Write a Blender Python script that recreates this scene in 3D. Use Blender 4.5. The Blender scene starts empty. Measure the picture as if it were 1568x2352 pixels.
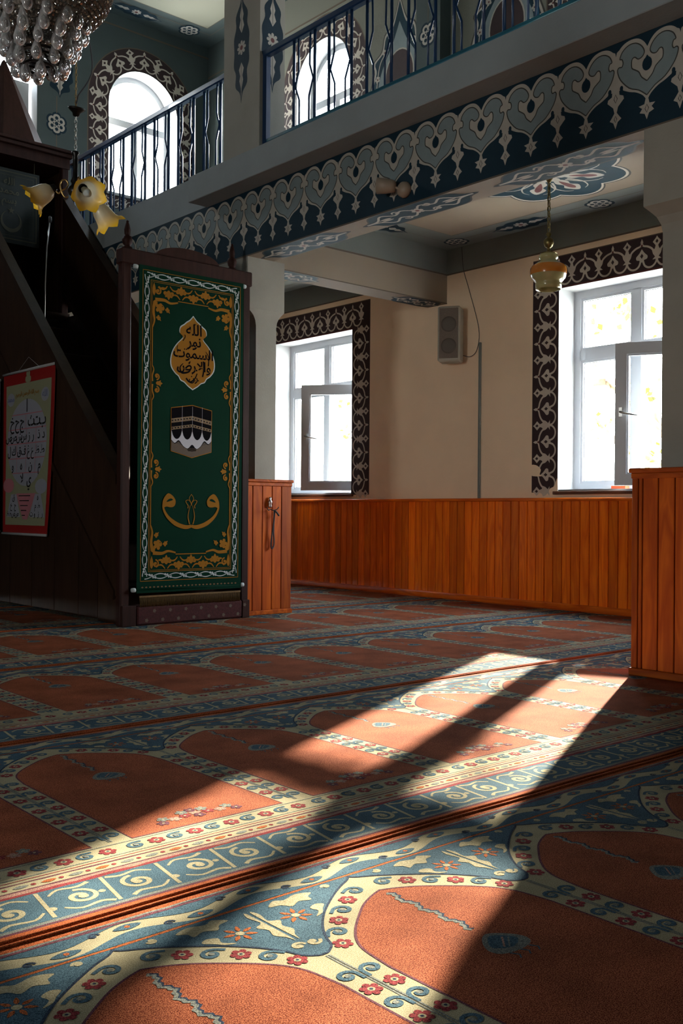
import bpy, bmesh, math, random
from mathutils import Vector, Matrix
random.seed(7)
PI = math.pi
SC = bpy.context.scene
COL = SC.collection

# ---------------------------------------------------------------- camera
YAW = math.radians(48.8155)          # camera heading, measured from +X towards +Y
cam = bpy.data.cameras.new('camera'); camo = bpy.data.objects.new('camera', cam); COL.objects.link(camo)
cam.sensor_fit = 'VERTICAL'; cam.sensor_height = 36.0; cam.lens = 2302.0/2352.0*36.0
cam.shift_y = -0.0004
cam.clip_start = 0.05; cam.clip_end = 200
f = Vector((math.cos(YAW), math.sin(YAW), 0)); r = Vector((math.sin(YAW), -math.cos(YAW), 0)); u = Vector((0, 0, 1))
a = -math.atan(0.0075)
r2 = r*math.cos(a) - u*math.sin(a); u2 = r*math.sin(a) + u*math.cos(a)
m = Matrix((( r2.x, u2.x, -f.x, 0), (r2.y, u2.y, -f.y, 0), (r2.z, u2.z, -f.z, 0.78), (0, 0, 0, 1)))
camo.matrix_world = m
cam.dof.use_dof = False
SC.camera = camo

# ---------------------------------------------------------------- sky, sun, exposure
W = bpy.data.worlds.new('sky'); SC.world = W; W.use_nodes = True
nt = W.node_tree; bg = nt.nodes['Background']
geo = nt.nodes.new('ShaderNodeTexCoord'); sep = nt.nodes.new('ShaderNodeSeparateXYZ'); rmp = nt.nodes.new('ShaderNodeValToRGB')
nt.links.new(geo.outputs['Generated'], sep.inputs[0]); nt.links.new(sep.outputs['Z'], rmp.inputs[0]); nt.links.new(rmp.outputs[0], bg.inputs[0])
rmp.color_ramp.elements[0].position = 0.0; rmp.color_ramp.elements[0].color = (1.0, 0.965, 0.91, 1)
rmp.color_ramp.elements[1].position = 0.7; rmp.color_ramp.elements[1].color = (0.72, 0.85, 1.0, 1)
bg.inputs[1].default_value = 13.0
sun = bpy.data.lights.new('sun', 'SUN'); sun.energy = 19.5; sun.color = (1.0, 0.87, 0.68); sun.angle = math.radians(0.9)
suno = bpy.data.objects.new('sun', sun); COL.objects.link(suno)
SUN_DIR = Vector((1.0, 0.478, 0.412)).normalized()
suno.rotation_euler = SUN_DIR.to_track_quat('Z', 'Y').to_euler(); suno.location = SUN_DIR*30
SC.view_settings.view_transform = 'Standard'; SC.view_settings.look = 'None'; SC.view_settings.gamma = 1.0
SC.view_settings.use_curve_mapping = False
SC.view_settings.exposure = 1.65
SC.cycles.use_denoising = True
SC.cycles.max_bounces = 10; SC.cycles.diffuse_bounces = 6; SC.cycles.glossy_bounces = 4
SC.cycles.transmission_bounces = 6; SC.cycles.transparent_max_bounces = 16
SC.cycles.sample_clamp_indirect = 8.0; SC.cycles.caustics_refractive = False
def portal(loc, rot, sx, sy):
    l = bpy.data.lights.new('daylight_portal', 'AREA'); l.shape = 'RECTANGLE'; l.size = sx; l.size_y = sy
    l.cycles.is_portal = True
    o = bpy.data.objects.new('daylight_portal', l); COL.objects.link(o); o.location = loc; o.rotation_euler = rot

# ---------------------------------------------------------------- room numbers (metres)
WX = 6.695        # window wall, inner face
QY = 10.14        # niche-side wall, inner face
HX0, HY0 = -5.0, -3.2
ZC = 6.33         # hall ceiling
BX = 4.36         # gallery beam face
Z_B0, Z_B1, Z_G = 2.67, 3.16, 3.43
WIN_Y = [(7.505, 8.775), (3.715, 4.985)]
WIN_Z = (0.96, 2.61)

# ---------------------------------------------------------------- materials
MATS = {}
def mat(name, col, rough=0.6, metal=0.0, noise=0.0, nscale=8.0, bump=0.0, bscale=60.0, spec=0.5, coat=0.0, stretch=None, trans=0.0, emit=None, col2=None):
    if name in MATS: return MATS[name]
    M = bpy.data.materials.new(name); M.use_nodes = True; N = M.node_tree; p = N.nodes['Principled BSDF']
    p.inputs['Base Color'].default_value = (*col, 1); p.inputs['Roughness'].default_value = rough; p.inputs['Metallic'].default_value = metal
    p.inputs['Specular IOR Level'].default_value = spec; p.inputs['Coat Weight'].default_value = coat
    p.inputs['Transmission Weight'].default_value = trans
    if emit: p.inputs['Emission Color'].default_value = (*emit[0], 1); p.inputs['Emission Strength'].default_value = emit[1]
    g = N.nodes.new('ShaderNodeNewGeometry'); mp = N.nodes.new('ShaderNodeMapping'); N.links.new(g.outputs['Position'], mp.inputs[0])
    if stretch: mp.inputs['Scale'].default_value = stretch
    if noise > 0:
        t = N.nodes.new('ShaderNodeTexNoise'); t.inputs['Scale'].default_value = nscale; t.inputs['Detail'].default_value = 4
        N.links.new(mp.outputs[0], t.inputs['Vector'])
        mx = N.nodes.new('ShaderNodeMix'); mx.data_type = 'RGBA'
        c2 = col2 or tuple(c*(1-noise) for c in col)
        c1 = tuple(min(1, c*(1+noise*0.6)) for c in col)
        mx.inputs[6].default_value = (*c1, 1); mx.inputs[7].default_value = (*c2, 1)
        rr = N.nodes.new('ShaderNodeValToRGB'); rr.color_ramp.elements[0].position = 0.3; rr.color_ramp.elements[1].position = 0.7
        N.links.new(t.outputs['Fac'], rr.inputs[0]); N.links.new(rr.outputs[0], mx.inputs[0]); N.links.new(mx.outputs[2], p.inputs['Base Color'])
    if bump > 0:
        t2 = N.nodes.new('ShaderNodeTexNoise'); t2.inputs['Scale'].default_value = bscale; t2.inputs['Detail'].default_value = 3
        N.links.new(g.outputs['Position'], t2.inputs['Vector'])
        b = N.nodes.new('ShaderNodeBump'); b.inputs['Strength'].default_value = bump; b.inputs['Distance'].default_value = 0.01
        N.links.new(t2.outputs['Fac'], b.inputs['Height']); N.links.new(b.outputs[0], p.inputs['Normal'])
    MATS[name] = M; return M

def pile(name, col, tip=None, k=0.55):
    """cut wool: dark and light tufts about two millimetres across, and slow fading"""
    tip = tip or tuple(min(0.9, c*1.75+0.02) for c in col); col = tuple(c*k*0.73 for c in col); tip = tuple(c*0.73 for c in tip)
    M = bpy.data.materials.new(name); M.use_nodes = True; N = M.node_tree; p = N.nodes['Principled BSDF']
    p.inputs['Roughness'].default_value = 0.95; p.inputs['Specular IOR Level'].default_value = 0.02
    g = N.nodes.new('ShaderNodeNewGeometry')
    t = N.nodes.new('ShaderNodeTexNoise'); t.inputs['Scale'].default_value = 500; t.inputs['Detail'].default_value = 2
    t3 = N.nodes.new('ShaderNodeTexNoise'); t3.inputs['Scale'].default_value = 6; t3.inputs['Detail'].default_value = 5
    for x in (t, t3): N.links.new(g.outputs['Position'], x.inputs['Vector'])
    rr = N.nodes.new('ShaderNodeMapRange'); rr.inputs[1].default_value = 0.40; rr.inputs[2].default_value = 0.62
    mx = N.nodes.new('ShaderNodeMix'); mx.data_type = 'RGBA'; mx.inputs[6].default_value = (*col, 1); mx.inputs[7].default_value = (*tip, 1)
    N.links.new(t.outputs['Fac'], rr.inputs[0]); N.links.new(rr.outputs[0], mx.inputs[0])
    r3 = N.nodes.new('ShaderNodeMapRange'); r3.inputs[1].default_value = 0.3; r3.inputs[2].default_value = 0.7; r3.inputs[3].default_value = 0.72; r3.inputs[4].default_value = 1.2
    vm = N.nodes.new('ShaderNodeVectorMath'); vm.operation = 'SCALE'
    N.links.new(t3.outputs['Fac'], r3.inputs[0]); N.links.new(mx.outputs[2], vm.inputs[0]); N.links.new(r3.outputs[0], vm.inputs['Scale']); N.links.new(vm.outputs[0], p.inputs['Base Color'])
    b = N.nodes.new('ShaderNodeBump'); b.inputs['Strength'].default_value = 0.3; b.inputs['Distance'].default_value = 0.002
    N.links.new(t.outputs['Fac'], b.inputs['Height']); N.links.new(b.outputs[0], p.inputs['Normal'])
    MATS[name] = M; return M

def wood(name, c1, c2, rough=0.35, coat=0.3, vertical=True):
    M = bpy.data.materials.new(name); M.use_nodes = True; N = M.node_tree; p = N.nodes['Principled BSDF']
    p.inputs['Roughness'].default_value = rough; p.inputs['Coat Weight'].default_value = coat; p.inputs['Coat Roughness'].default_value = 0.25; p.inputs['Specular IOR Level'].default_value = 0.2
    g = N.nodes.new('ShaderNodeNewGeometry'); oi = N.nodes.new('ShaderNodeObjectInfo'); mp = N.nodes.new('ShaderNodeMapping')
    mp.inputs['Scale'].default_value = (11, 11, 1.1) if vertical else (11, 1.1, 11)
    ofs = N.nodes.new('ShaderNodeVectorMath'); ofs.operation = 'SCALE'; ofs.inputs[0].default_value = (3, 7, 11)
    N.links.new(oi.outputs['Random'], ofs.inputs['Scale']); N.links.new(ofs.outputs[0], mp.inputs['Location'])
    N.links.new(g.outputs['Position'], mp.inputs[0])
    t = N.nodes.new('ShaderNodeTexNoise'); t.inputs['Scale'].default_value = 1.0; t.inputs['Detail'].default_value = 3; t.inputs['Distortion'].default_value = 0.6
    N.links.new(mp.outputs[0], t.inputs['Vector'])
    mul = N.nodes.new('ShaderNodeMath'); mul.operation = 'MULTIPLY'; mul.inputs[1].default_value = 9.0
    fr = N.nodes.new('ShaderNodeMath'); fr.operation = 'PINGPONG'; fr.inputs[1].default_value = 1.0
    N.links.new(t.outputs['Fac'], mul.inputs[0]); N.links.new(mul.outputs[0], fr.inputs[0])
    rnd = N.nodes.new('ShaderNodeMapRange'); rnd.inputs[3].default_value = 0.72; rnd.inputs[4].default_value = 1.2
    N.links.new(oi.outputs['Random'], rnd.inputs[0])
    mx = N.nodes.new('ShaderNodeMix'); mx.data_type = 'RGBA'; mx.inputs[6].default_value = (*c1, 1); mx.inputs[7].default_value = (*c2, 1)
    N.links.new(fr.outputs[0], mx.inputs[0])
    sc = N.nodes.new('ShaderNodeVectorMath'); sc.operation = 'SCALE'; N.links.new(mx.outputs[2], sc.inputs[0]); N.links.new(rnd.outputs[0], sc.inputs['Scale'])
    N.links.new(sc.outputs[0], p.inputs['Base Color'])
    MATS[name] = M; return M

def glass_mat(name, tint=(0.97, 0.99, 1.0), gl=0.06):
    M = bpy.data.materials.new(name); M.use_nodes = True; N = M.node_tree; N.nodes.remove(N.nodes['Principled BSDF'])
    tr = N.nodes.new('ShaderNodeBsdfTransparent'); tr.inputs[0].default_value = (*tint, 1)
    g = N.nodes.new('ShaderNodeBsdfGlossy'); g.inputs['Roughness'].default_value = 0.02
    mx = N.nodes.new('ShaderNodeMixShader'); mx.inputs[0].default_value = gl
    N.links.new(tr.outputs[0], mx.inputs[1]); N.links.new(g.outputs[0], mx.inputs[2]); N.links.new(mx.outputs[0], N.nodes['Material Output'].inputs[0])
    MATS[name] = M; return M

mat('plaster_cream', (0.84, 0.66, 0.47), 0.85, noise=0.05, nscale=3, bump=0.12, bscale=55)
def dim_above(M, z, upper):
    # same cream wall, dimmer gallery light put into its colour higher up
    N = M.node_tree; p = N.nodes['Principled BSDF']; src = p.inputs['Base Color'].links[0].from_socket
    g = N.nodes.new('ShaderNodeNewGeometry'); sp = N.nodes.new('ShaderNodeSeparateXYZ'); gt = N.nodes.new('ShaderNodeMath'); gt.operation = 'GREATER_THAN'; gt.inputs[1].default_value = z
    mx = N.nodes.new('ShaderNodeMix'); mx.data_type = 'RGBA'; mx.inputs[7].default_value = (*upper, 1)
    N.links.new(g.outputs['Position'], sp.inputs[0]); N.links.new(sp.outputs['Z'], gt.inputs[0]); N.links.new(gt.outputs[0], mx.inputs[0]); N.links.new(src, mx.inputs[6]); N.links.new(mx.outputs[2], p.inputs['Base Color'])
dim_above(MATS['plaster_cream'], 3.3, (0.17, 0.175, 0.14))
mat('plaster_column', (0.29, 0.275, 0.235), 0.85, noise=0.08, nscale=5, bump=0.15, bscale=70)
mat('plaster_ledge', (0.265, 0.30, 0.31), 0.85, noise=0.06, nscale=5, bump=0.12, bscale=70)
mat('plaster_grey', (0.16, 0.18, 0.165), 0.85, noise=0.05, nscale=4, bump=0.1, bscale=55)
mat('plaster_sage', (0.052, 0.074, 0.074), 0.85, noise=0.05, nscale=4, bump=0.1, bscale=55)
mat('plaster_hall', (0.30, 0.30, 0.28), 0.9, noise=0.05, nscale=4)
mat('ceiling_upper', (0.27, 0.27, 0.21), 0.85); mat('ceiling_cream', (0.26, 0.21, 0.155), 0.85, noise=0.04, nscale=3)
mat('reveal_white', (0.36, 0.37, 0.37), 0.7, noise=0.05, nscale=5)
mat('line_brown', (0.10, 0.075, 0.05), 0.7)
mat('upvc', (0.46, 0.48, 0.51), 0.3, bump=0.0)
mat('gasket', (0.03, 0.03, 0.035), 0.6)
mat('sill_brown', (0.10, 0.035, 0.015), 0.4)
glass_mat('pane_glass')
mat('brass', (0.45, 0.28, 0.10), 0.3, metal=1.0)
mat('steel', (0.55, 0.55, 0.52), 0.3, metal=1.0)
mat('ornament_cream', (0.40, 0.37, 0.32), 0.75, noise=0.06, nscale=20)
mat('ornament_grey', (0.19, 0.24, 0.25), 0.75, noise=0.06, nscale=20)
mat('ornament_dark', (0.035, 0.035, 0.03), 0.7)
mat('ornament_teal', (0.006, 0.024, 0.040), 0.7, spec=0.2, noise=0.1, nscale=12)
mat('ornament_blue', (0.008, 0.034, 0.052), 0.7, spec=0.2, noise=0.15, nscale=12)
mat('ornament_red', (0.11, 0.02, 0.02), 0.7)
mat('frieze_dark', (0.030, 0.012, 0.014), 0.75, noise=0.2, nscale=15)
mat('frieze_light', (0.52, 0.47, 0.40), 0.75, noise=0.06, nscale=20)
wood('wainscot_wood', (0.93, 0.205, 0.007), (0.74, 0.125, 0.004))
wood('trim_wood', (0.80, 0.17, 0.009), (0.55, 0.085, 0.004), vertical=False)
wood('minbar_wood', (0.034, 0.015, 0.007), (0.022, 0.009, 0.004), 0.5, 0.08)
wood('casing_wood', (0.50, 0.105, 0.005), (0.34, 0.055, 0.003), 0.55, 0.06); wood('casing_trim', (0.52, 0.11, 0.007), (0.30, 0.05, 0.003), 0.5, 0.08, vertical=False)
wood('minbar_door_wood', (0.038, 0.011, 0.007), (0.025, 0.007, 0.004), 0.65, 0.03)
mat('rail_blue', (0.008, 0.035, 0.10), 0.3, coat=0.3)
mat('rail_glint', (0.02, 0.10, 0.14), 0.2, coat=0.5)
pile('pile_red', (0.27, 0.036, 0.020), (0.50, 0.165, 0.075), 0.42); pile('pile_cream', (0.36, 0.31, 0.18), (0.50, 0.45, 0.30), 0.8); pile('pile_blue', (0.045, 0.095, 0.145), (0.10, 0.18, 0.23), 0.6)
pile('pile_navy', (0.018, 0.032, 0.060)); pile('pile_flower', (0.20, 0.026, 0.030)); pile('pile_grey', (0.17, 0.19, 0.18), (0.30, 0.31, 0.27))
pile('pile_orange', (0.32, 0.085, 0.022)); pile('pile_binding', (0.32, 0.075, 0.02)); pile('pile_pink', (0.32, 0.18, 0.14)); pile('pile_violet', (0.11, 0.035, 0.05))
pile('pile_ground', (0.18, 0.05, 0.025))

# ---------------------------------------------------------------- mesh tools
WL = {}     # world origin of every object
def tag(o, label=None, cat=None, group=None, kind=None):
    if label: o['label'] = label
    if cat: o['category'] = cat
    if group: o['group'] = group
    if kind: o['kind'] = kind
    return o
def thing(name, label, cat, loc=(0, 0, 0), group=None):
    o = bpy.data.objects.new(name, None); COL.objects.link(o); o.location = loc; o.empty_display_size = 0.05
    WL[o.name] = Vector(loc); return tag(o, label, cat, group)
def link_mesh(name, me, parent=None, origin=None):
    o = bpy.data.objects.new(name, me); COL.objects.link(o)
    if parent is not None: o.parent = parent; WL[o.name] = WL[parent.name]
    elif origin is not None: o.location = origin; WL[o.name] = Vector(origin)
    else: WL[o.name] = Vector((0, 0, 0))
    return o

class MB:
    def __init__(s): s.v = []; s.f = []; s.m = []; s.mats = []; s.smooth = []
    def mi(s, name):
        if name not in s.mats: s.mats.append(name)
        return s.mats.index(name)
    def add(s, vs, fs, mt, smooth=False):
        k = len(s.v); i = s.mi(mt); s.v += [tuple(x) for x in vs]
        for q in fs: s.f.append([k+j for j in q]); s.m.append(i); s.smooth.append(smooth)
    def box(s, a, b, mt, bev=0.0):
        x0, x1 = sorted((a[0], b[0])); y0, y1 = sorted((a[1], b[1])); z0, z1 = sorted((a[2], b[2]))
        if bev <= 0:
            vs = [(x, y, z) for x in (x0, x1) for y in (y0, y1) for z in (z0, z1)]
            s.add(vs, [(0, 1, 3, 2), (4, 6, 7, 5), (0, 4, 5, 1), (2, 3, 7, 6), (0, 2, 6, 4), (1, 5, 7, 3)], mt); return
        bm = bmesh.new(); bmesh.ops.create_cube(bm, size=1)
        for q in bm.verts: q.co = Vector(((x0+x1)/2+q.co.x*(x1-x0), (y0+y1)/2+q.co.y*(y1-y0), (z0+z1)/2+q.co.z*(z1-z0)))
        bmesh.ops.bevel(bm, geom=bm.edges[:], offset=bev, segments=1, affect='EDGES')
        bm.verts.index_update(); s.add([q.co for q in bm.verts], [[q.index for q in fc.verts] for fc in bm.faces], mt); bm.free()
    def tube(s, pts, rad, mt, seg=8, caps=True, closed=False):
        pts = [Vector(p) for p in pts]; n = len(pts)
        rs = rad if isinstance(rad, (list, tuple)) else [rad]*n
        vs = []; up = None
        for i, p in enumerate(pts):
            if closed: d = pts[(i+1) % n]-pts[i-1]
            else: d = pts[min(i+1, n-1)]-pts[max(i-1, 0)]
            d.normalize()
            if up is None:
                up = Vector((0, 0, 1)) if abs(d.z) < 0.9 else Vector((1, 0, 0))
            x = d.cross(up).normalized(); y = x.cross(d).normalized(); up = y
            for k in range(seg):
                t = 2*PI*k/seg; vs.append(p+x*math.cos(t)*rs[i]+y*math.sin(t)*rs[i])
        fs = []
        for i in range(n if closed else n-1):
            j = (i+1) % n
            for k in range(seg): fs.append((i*seg+k, i*seg+(k+1) % seg, j*seg+(k+1) % seg, j*seg+k))
        if caps and not closed: fs.append(tuple(range(seg))[::-1]); fs.append(tuple((n-1)*seg+k for k in range(seg)))
        s.add(vs, fs, mt, True)
    def lathe(s, prof, mt, seg=20, M=None, wob=None):
        M = M or Matrix.Identity(4); vs = []
        for i, (rr, z) in enumerate(prof):
            for k in range(seg):
                t = 2*PI*k/seg; q = rr*(1+(wob(i, t) if wob else 0)); vs.append(M @ Vector((q*math.cos(t), q*math.sin(t), z)))
        fs = []
        for i in range(len(prof)-1):
            for k in range(seg): fs.append((i*seg+k, i*seg+(k+1) % seg, (i+1)*seg+(k+1) % seg, (i+1)*seg+k))
        s.add(vs, fs, mt, True)
    def prism(s, poly, fn, d0, d1, mt):
        n = len(poly); vs = [fn(x, y, d0) for x, y in poly]+[fn(x, y, d1) for x, y in poly]
        s.add(vs, [tuple(range(n))[::-1], tuple(range(n, 2*n))]+[(i, (i+1) % n, n+(i+1) % n, n+i) for i in range(n)], mt)
    def ball(s, c, rr, mt, seg=8, rings=5, sz=1.0):
        s.lathe([(max(1e-4, rr*math.sin(PI*i/rings)), -rr*sz*math.cos(PI*i/rings)) for i in range(rings+1)], mt, seg, Matrix.Translation(c))
    def mesh(s, name, origin=Vector((0, 0, 0))):
        me = bpy.data.meshes.new(name); me.from_pydata([(x-origin[0], y-origin[1], z-origin[2]) for x, y, z in s.v], [], s.f)
        for n_ in s.mats: me.materials.append(MATS[n_])
        me.polygons.foreach_set('material_index', s.m); me.polygons.foreach_set('use_smooth', s.smooth); me.update(); return me
    def build(s, name, parent=None, origin=None):
        og = WL[parent.name] if parent is not None else (Vector(origin) if origin is not None else Vector((0, 0, 0)))
        return link_mesh(name, s.mesh(name, og), parent, origin)
def copy_tree(o, parent=None):
    c = o.copy(); COL.objects.link(c); c.parent = parent if parent is not None else o.parent
    WL[c.name] = WL[o.name]
    for ch in list(o.children): copy_tree(ch, c)
    return c

def cr(pts, closed=True, n=4):
    """Catmull-Rom through 2D points"""
    N = len(pts); out = []
    rng = range(N) if closed else range(N-1)
    for i in rng:
        p0 = pts[(i-1) % N] if closed or i > 0 else pts[0]
        p1 = pts[i]; p2 = pts[(i+1) % N]; p3 = pts[(i+2) % N] if closed or i+2 < N else pts[-1]
        for k in range(n):
            t = k/n
            out.append(tuple(0.5*((2*b)+(c-a)*t+(2*a-5*b+4*c-d)*t*t+(-a+3*b-3*c+d)*t**3) for a, b, c, d in zip(p0, p1, p2, p3)))
    if not closed: out.append(tuple(pts[-1]))
    return out

class TStack(list):
    def append(s, g):
        f0 = s[-1]; list.append(s, lambda x, y: f0(*g(x, y)))
class Paint:
    """flat painted or woven figures: n-gons stacked in thin layers on a surface"""
    def __init__(s, dh=0.0004): s.mb = MB(); s.items = []; s.dh = dh; s.T = TStack([lambda x, y: (x, y)])
    def poly(s, pts, mt, layer=1): s.items.append(([s.T[-1](x, y) for x, y in pts], None, mt, layer))
    def smooth(s, pts, mt, layer=1, n=4): s.poly(cr(pts, True, n), mt, layer)
    def sym(s, half, mt, layer=1, n=4, x0=0.0, sm=True):
        """half outline from bottom centre to top centre on the +x side"""
        h = cr(half, False, n) if sm else half
        s.poly([(x0+x, y) for x, y in h]+[(x0-x, y) for x, y in h[::-1]], mt, layer)
    def stroke(s, pts, w, mt, layer=1, closed=False):
        pts = [s.T[-1](x, y) for x, y in pts]; n = len(pts)
        ws = w if isinstance(w, (list, tuple)) else [w]*n
        if len(ws) != n: ws = [ws[0]+(ws[-1]-ws[0])*i/(n-1) for i in range(n)] if len(ws) == 2 else [ws[int(i*(len(ws)-1)/(n-1))]+(ws[min(len(ws)-1, int(i*(len(ws)-1)/(n-1))+1)]-ws[int(i*(len(ws)-1)/(n-1))])*((i*(len(ws)-1)/(n-1)) % 1) for i in range(n)]
        L = []; R = []
        for i in range(n):
            a = pts[(i-1) % n] if (closed or i > 0) else pts[i]; b = pts[(i+1) % n] if (closed or i < n-1) else pts[i]
            dx, dy = b[0]-a[0], b[1]-a[1]; l = math.hypot(dx, dy) or 1e-9; nx, ny = -dy/l*ws[i]/2, dx/l*ws[i]/2
            L.append((pts[i][0]+nx, pts[i][1]+ny)); R.append((pts[i][0]-nx, pts[i][1]-ny))
        vs = L+R; fs = [(i, (i+1) % n, n+(i+1) % n, n+i) for i in range(n if closed else n-1)]
        s.items.append((vs, fs, mt, layer))
    def disc(s, x, y, rx, mt, layer=1, ry=None, n=12):
        ry = ry or rx; s.poly([(x+rx*math.cos(2*PI*k/n), y+ry*math.sin(2*PI*k/n)) for k in range(n)], mt, layer)
    def petals(s, x, y, rr, k, mt, layer=1, dep=0.25, ph=0.0, sy=1.0):
        n = k*8; q = lambda i: rr*(1-dep*1.1+2.0*dep*abs(math.cos(k*PI*i/n))**0.55)
        s.poly([(x+q(i)*math.cos(2*PI*i/n+ph), y+sy*q(i)*math.sin(2*PI*i/n+ph)) for i in range(n)], mt, layer)
    def spiral(s, x, y, r0, turns, a0, w, mt, layer=1, n=22, sgn=1, r1=0.12):
        pts = []
        for i in range(n+1):
            t = i/n; rr = r0*(1-(1-r1)*t); an = a0+sgn*turns*2*PI*t; pts.append((x+rr*math.cos(an), y+rr*math.sin(an)))
        s.stroke(pts, (w, w*1.4), mt, layer); s.disc(pts[-1][0], pts[-1][1], w*1.1, mt, layer+.75, n=8)
    def leaf(s, x, y, an, L, w, mt, layer=1, bend=0.0):
        c, si = math.cos(an), math.sin(an); o = []
        for k in range(9):
            t = k/8; o.append((t*L, w/2*math.sin(PI*t**0.8)+bend*L*t*t))
        for k in range(7, 0, -1):
            t = k/8; o.append((t*L, -w/2*math.sin(PI*t**0.8)+bend*L*t*t))
        s.poly([(x+c*p-si*q, y+si*p+c*q) for p, q in o], mt, layer)
    def build(s, name, fn, parent=None, origin=None, stuff=False, base=0.0):
        for i, (vs, fs, mt, ly) in enumerate(s.items):
            s.mb.add([fn(x, y, base+(ly+.6)*s.dh+(i % 23)*s.dh*.03) for x, y in vs], fs or [tuple(range(len(vs)))], mt)
        o = s.mb.build(name, parent, origin)
        return o
    def mesh(s, name, fn):
        for i, (vs, fs, mt, ly) in enumerate(s.items): s.mb.add([fn(x, y, ly*s.dh+(i % 23)*s.dh*.03) for x, y in vs], fs or [tuple(range(len(vs)))], mt)
        return s.mb.mesh(name)
def shifted(P, dx, dy=0.0, sx=1.0, sy=1.0): P.T.append(lambda x, y: (dx+x*sx, dy+y*sy))

def slab2d(outer, holes, depth, mt, fn, name, parent=None):
    """a plate with holes: a filled 2D curve, extruded, turned to a mesh"""
    cu = bpy.data.curves.new('tmp', 'CURVE'); cu.dimensions = '2D'; cu.fill_mode = 'BOTH'; cu.extrude = depth/2
    for pl in [outer]+holes:
        sp = cu.splines.new('POLY'); sp.points.add(len(pl)-1); sp.use_cyclic_u = True
        for i, (x, y) in enumerate(pl): sp.points[i].co = (x, y, 0, 1)
    o = bpy.data.objects.new('tmp', cu); COL.objects.link(o); dg = bpy.context.evaluated_depsgraph_get()
    me = bpy.data.meshes.new_from_object(o.evaluated_get(dg)); bpy.data.objects.remove(o)
    me.name = name; me.materials.clear(); me.materials.append(MATS[mt])
    for v in me.vertices: v.co = Vector(fn(v.co.x, v.co.y, v.co.z))
    me.update(); return link_mesh(name, me, parent)
def text_part(name, body, size, mt, fn, parent, align='CENTER', depth=0.0006, group=None):
    cu = bpy.data.curves.new('tmp', 'FONT'); cu.body = body; cu.size = size; cu.align_x = align; cu.align_y = 'CENTER'; cu.resolution_u = 3; cu.offset = size*0.018
    o = bpy.data.objects.new('tmp', cu); COL.objects.link(o); dg = bpy.context.evaluated_depsgraph_get()
    me = bpy.data.meshes.new_from_object(o.evaluated_get(dg)); bpy.data.objects.remove(o)
    me.name = name; me.materials.clear(); me.materials.append(MATS[mt])
    og = WL[parent.name]
    for v in me.vertices: v.co = Vector(fn(v.co.x, v.co.y, depth))-og
    me.update(); return link_mesh(name, me, parent)
def arch(c, w, z0, zs, n=24):
    """arched opening outline, centre c, width w, sill z0, spring zs"""
    return [(c-w/2, z0), (c+w/2, z0)]+[(c+w/2*math.cos(PI*k/n), zs+w/2*math.sin(PI*k/n)) for k in range(n+1)]
def rect(x0, x1, y0, y1): return [(x0, y0), (x1, y0), (x1, y1), (x0, y1)]

#@@STRUCTURE
# ---------------------------------------------------------------- the shell
onW = lambda x, y, h: (WX-h, x, y)            # (Y, Z) drawn on the window wall
onQ = lambda x, y, h: (x, QY-h, y)            # (X, Z) drawn on the far wall
def S(o, label, cat='wall'): return tag(o, label, cat, kind='structure')
UP_Y = [8.0, 4.45]                             # arched gallery windows in the window wall: centre, width .85
UP = (0.87, 4.35, 5.265)
holes = [rect(y0, y1, *WIN_Z) for y0, y1 in WIN_Y]+[arch(c, UP[0], UP[1], UP[2]) for c in UP_Y]
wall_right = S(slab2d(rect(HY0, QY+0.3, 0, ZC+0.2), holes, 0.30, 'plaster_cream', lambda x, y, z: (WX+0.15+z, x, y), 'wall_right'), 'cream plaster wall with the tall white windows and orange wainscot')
QW = [(5.825, 0.89), (4.10, 0.89), (2.375, 0.89)]
wall_far = S(slab2d(rect(HX0-0.2, WX+0.3, 0, ZC+0.2), [arch(c, w, 4.33, 5.335) for c, w in QW], 0.30, 'plaster_sage', lambda x, y, z: (x, QY+0.15+z, y), 'wall_far'), 'grey green end wall with arched windows behind the pulpit')
LWY = [2.2]  # window added in the unseen left wall to brighten the side bay
S(slab2d(rect(HY0-0.2, QY+0.3, 0, ZC+0.2), [arch(c, 1.05, 0.95, 2.25) for c in LWY], 0.20, 'plaster_hall', lambda x, y, z: (HX0-0.1+z, x, y), 'wall_left'), 'plain wall closing the hall on the left, with a window added for light')
b = MB(); b.box((HX0, HY0-0.2, 0), (WX+0.3, HY0, ZC+0.2), 'plaster_hall'); S(b.build('wall_back'), 'plain wall behind the camera')
b = MB(); b.box((HX0-0.2, HY0-0.2, -0.2), (WX+0.3, QY+0.3, -0.012), 'pile_ground'); S(b.build('floor'), 'floor under the patterned prayer carpets', 'floor')
ceil = MB(); ceil.box((HX0, HY0, ZC), (WX, QY, ZC+0.15), 'plaster_sage'); ceil = S(ceil.build('ceiling'), 'high hall ceiling with grey border and cream panel', 'ceiling')
b = MB(); b.box((1.0, 5.0, ZC-0.004), (6.40, 9.72, ZC+0.01), 'ceiling_upper'); b.build('ceiling_panel', ceil)
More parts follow.
